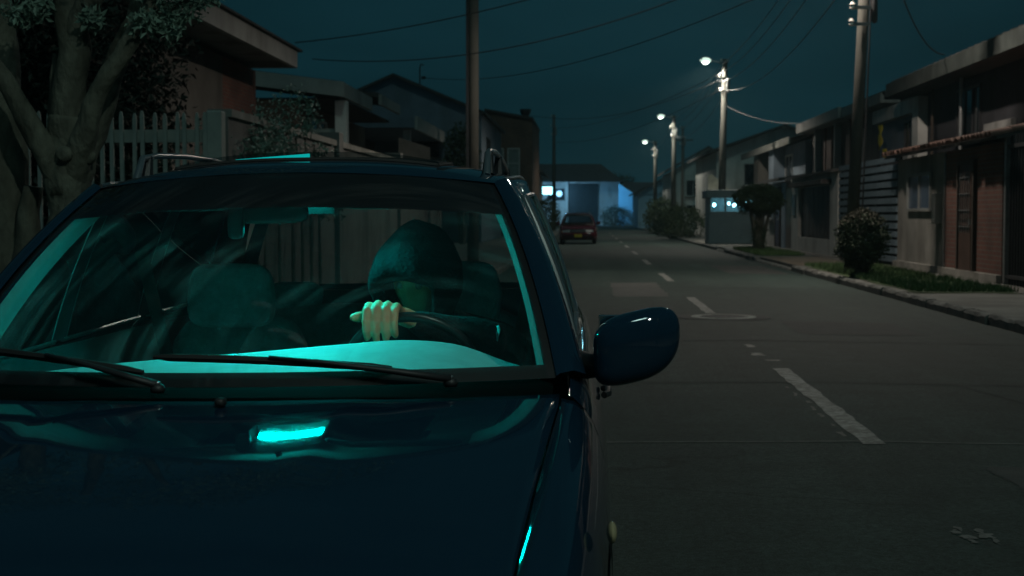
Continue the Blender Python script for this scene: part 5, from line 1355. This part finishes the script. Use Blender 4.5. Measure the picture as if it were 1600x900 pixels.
def head_fn(d):
    g_ = lambda c, s: math.exp(-((d - Vector(c).normalized()).length / s) ** 2)
    q = 1.0
    q += .20 * g_((0, -1, -.12), .16) + .10 * g_((0, -1, .05), .12)                     # nose
    q -= .07 * (g_((.36, -.9, .12), .2) + g_((-.36, -.9, .12), .2))                       # eye sockets
    q += .05 * (g_((.3, -.9, .32), .22) + g_((-.3, -.9, .32), .22))                       # brow
    q += .05 * (g_((0, -.9, -.42), .16)) - .045 * g_((0, -.9, -.33), .07)                 # lips
    q += .08 * g_((0, -.75, -.8), .25)                                                    # chin
    if d.z < 0: q -= .16 * (-d.z) ** 1.2 * abs(d.x) + .06 * max(0, d.y) * (-d.z)
    return q
bd = MB()
hm = MB().ell((0, 0, 0), (.075, .094, .116), 48, 36, head_fn)
for sg in (-1, 1): hm.ell((sg * .074, .012, -.005), (.010, .022, .032), 10, 8)
hm.v = [hc + hrot @ p for p in hm.v]
bd.add(hm.v, hm.f)
bd.tube([(.33, 1.30, .90), (.31, 1.24, .97), hc + Vector((.0, .02, -.05))], [.065, .058, .055], 14, True)
bd.tube([(.345, 1.42, .40), (.345, 1.42, .55), (.34, 1.37, .72), (.335, 1.32, .86)], [.15, .14, .155, .10], 18, True)
bd.tube([(.16, 1.29, .87), (.52, 1.27, .87)], .062, 12, True)
bd.tube([(.52, 1.26, .88), (.515, 1.08, .90), (.50, .92, .925)], [.052, .046, .040], 12, True)
bd.tube([(.50, .92, .925), (.40, .875, .955), (.315, .835, .985)], [.040, .036, .026], 12, True)
bd.tube([(.16, 1.28, .88), (.11, 1.20, .72), (.09, 1.12, .60)], [.052, .046, .040], 12, True)
bd.tube([(.09, 1.12, .60), (.08, .99, .60), (.06, .88, .62)], [.040, .034, .026], 12, True)
for u in (.24, .45):
    bd.tube([(u, 1.38, .45), (u, 1.12, .53), (u, .90, .56)], [.085, .075, .06], 12, True); bd.tube([(u, .90, .56), (u, .72, .42), (u, .52, .30)], [.058, .050, .035], 12, True)
    bd.tube([(u, .53, .28), (u, .45, .28), (u, .36, .31)], [.036, .038, .028], 10, True)
# left hand draped over the top of the wheel: palm behind the rim, four fingers over it
bd.tube([(.315, .835, .985), (.285, .815, 1.000), (.262, .80, 1.008)], [.026, .028, .024], 10, True)
for k, (u, ln_) in enumerate(((.197, .96), (.2235, 1.06), (.250, 1.0), (.2755, .86))):
    bd.tube([(lin(.285, u, .5), .822, 1.005), (u, .796, 1.018)], [.02, .0155], 10, True)
    dz = .005 * (1 - abs(k - 1.3))
    bd.tube([(u, .796, 1.018 + dz), (u - .002, .745, 1.037 + dz), (u - .003, .706, 1.026 + dz)], [.0140, .0128, .0124], 12, True)
    bd.tube([(u - .003, .706, 1.026 + dz), (u - .003, .690, .994), (u - .002, .692, 1.026 - .056 * ln_)], [.0124, .0118, .0112], 12, True)
    bd.tube([(u - .002, .692, 1.026 - .056 * ln_), (u - .001, .703, 1.026 - .080 * ln_)], [.0112, .0098], 12, True)
bd.tube([(.245, .812, 1.0), (.200, .785, 1.004), (.168, .760, 1.004), (.152, .745, 1.002)], [.020, .0165, .0152, .0125], 12, True)
# right hand resting low on the gear lever
for k in range(4):
    v = .87 - .0; u = .03 + k * .02
    bd.tube([(u, .87, .635), (u - .002, .82, .64), (u - .002, .80, .61)], [.0105, .010, .0085], 8, True)
bd.tube([(.085, .89, .625), (.105, .86, .61), (.10, .83, .60)], [.013, .011, .009], 8, True)
bd.tube([(.06, .90, .62), (.06, .86, .632)], [.03, .032], 10, True)
body = remeshed(bd, 'body', skin, .0042, drv, 1)
for sg in (-1, 1):
    e_ = hc + hrot @ Vector((sg * .030, -.080, .014))
    MB().ell(e_, (.0125, .0125, .0125), 14, 10).build('eye', M('eye_dark', (.3, .22, .17), .4), drv, smooth='all', local=True)
# hooded top
hd_ = MB()
hd_.tube([(.345, 1.43, .38), (.345, 1.43, .55), (.34, 1.38, .72), (.335, 1.33, .86), (.325, 1.28, .93)], [.18, .17, .185, .14, .09], 22, True)
hd_.tube([(.15, 1.30, .865), (.335, 1.31, .90), (.53, 1.28, .865)], [.088, .10, .088], 14, True)
hd_.tube([(.53, 1.27, .87), (.525, 1.09, .895), (.507, .93, .925), (.50, .90, .93)], [.082, .070, .064, .055], 14, True)
hd_.tube([(.515, .935, .925), (.47, .895, .938), (.40, .87, .955), (.335, .845, .978), (.312, .834, .984)], [.062, .056, .050, .042, .036], 14, True)
hd_.tube([(.15, 1.29, .87), (.10, 1.20, .72), (.08, 1.12, .60)], [.082, .070, .060], 14, True)
hd_.tube([(.08, 1.13, .60), (.075, 1.0, .60), (.062, .91, .615)], [.058, .050, .040], 14, True)
for i, p in enumerate(hd_.v): hd_.v[i] = p + Vector((mnoise.noise(p * 14), mnoise.noise(p * 14 + Vector((5, 0, 0))), mnoise.noise(p * 14 + Vector((0, 7, 0))))) * .012
remeshed(hd_, 'hooded_top', cloth, .008, drv, 2)
# hood over the head: an open shell
rows = []; HN = 44
fw = hrot @ Vector((0, -1, 0)); upv = hrot @ Vector((0, 0, 1)); rt_ = hrot @ Vector((1, 0, 0))
c0 = hc + Vector((0, .01, .012))
for i, (dd, r1, r2u, r2d) in enumerate([(.110, .082, .028, .105), (.140, .096, .050, .122), (.160, .110, .085, .136), (.140, .122, .160, .150), (.07, .130, .168, .165), (.02, .138, .176, .185), (-.04, .138, .172, .19), (-.09, .122, .150, .18), (-.13, .090, .105, .16), (-.152, .045, .05, .13), (-.158, .006, .008, .10)]):
    row = []
    for k in range(HN):
        a = 2 * math.pi * k / HN; ca, sa = math.cos(a), math.sin(a)
        up_ = r2u if sa > 0 else r2d
        peak = .018 * max(0, sa) ** 6 * (dd > -.02)
        p = c0 + fw * (dd + .022 * max(0, sa) ** 2 * (i < 4) - .05 * max(0, -sa) ** 2 * (i < 5)) + rt_ * ca * r1 * .93 * (1 - .12 * max(0, sa) ** 3) + upv * (sa * up_ * .96 + peak * .4)
        nz = mnoise.noise(Vector((ca * 2.0, sa * 2.0, dd * 9))) * .014 + .012 * (abs(mnoise.noise(Vector((a * 1.1 + dd * 14, dd * 8, 3)))) ) * (i > 2) - .005 * (abs(math.sin(a * 4 + dd * 30)) < .22) * (i > 2)
        row.append(p + (p - c0).normalized() * nz)
    rows.append(row)
hd2 = MB().grid(rows, True).build('hood', cloth, drv, smooth='all', local=True)
s_ = hd2.modifiers.new('s', 'SOLIDIFY'); s_.thickness = .006
sb = hd2.modifiers.new('sub', 'SUBSURF'); sb.levels = 1; sb.render_levels = 2
tr_ = MB()
for u in (.24, .45):
    tr_.tube([(u, 1.40, .45), (u, 1.12, .535), (u, .89, .565)], [.10, .09, .075], 14, True); tr_.tube([(u, .89, .565), (u, .72, .42), (u, .55, .32)], [.072, .064, .052], 14, True)
remeshed(tr_, 'trousers', M('denim', (.02, .025, .04), .9, var=.3, scale=20), .012, drv, 2)
MB().grid([[Vector((.553 - .003 * j, .868 + .003 * j, .972 - .009 * i)) + Vector((.004 * math.sin(i), 0, .002 * math.sin(j * 2 + i))) for j in range(4)] for i in range(6)]).build('sleeve_patch', M('pale_patch', (.5, .5, .48), .7, var=.2, scale=60), drv, smooth='all', local=True).modifiers.new('s', 'SOLIDIFY').thickness = .002

# ================================================================== thin night haze (glow round the lamps)
hz_ = MB().box(-420, 420, -140, 720, -1.35, 13.0)
hm_ = bpy.data.materials.new('night_haze'); hm_.use_nodes = True
t = hm_.node_tree; t.nodes.clear()
o_ = t.nodes.new('ShaderNodeOutputMaterial'); v_ = t.nodes.new('ShaderNodeVolumePrincipled')
v_.inputs['Color'].default_value = (.55, .92, 1.0, 1); v_.inputs['Density'].default_value = .0006; v_.inputs['Anisotropy'].default_value = .45
t.links.new(v_.outputs[0], o_.inputs['Volume'])
ho = hz_.build('haze', hm_); tag(ho, 'thin night haze over the whole street', 'haze', kind='stuff')
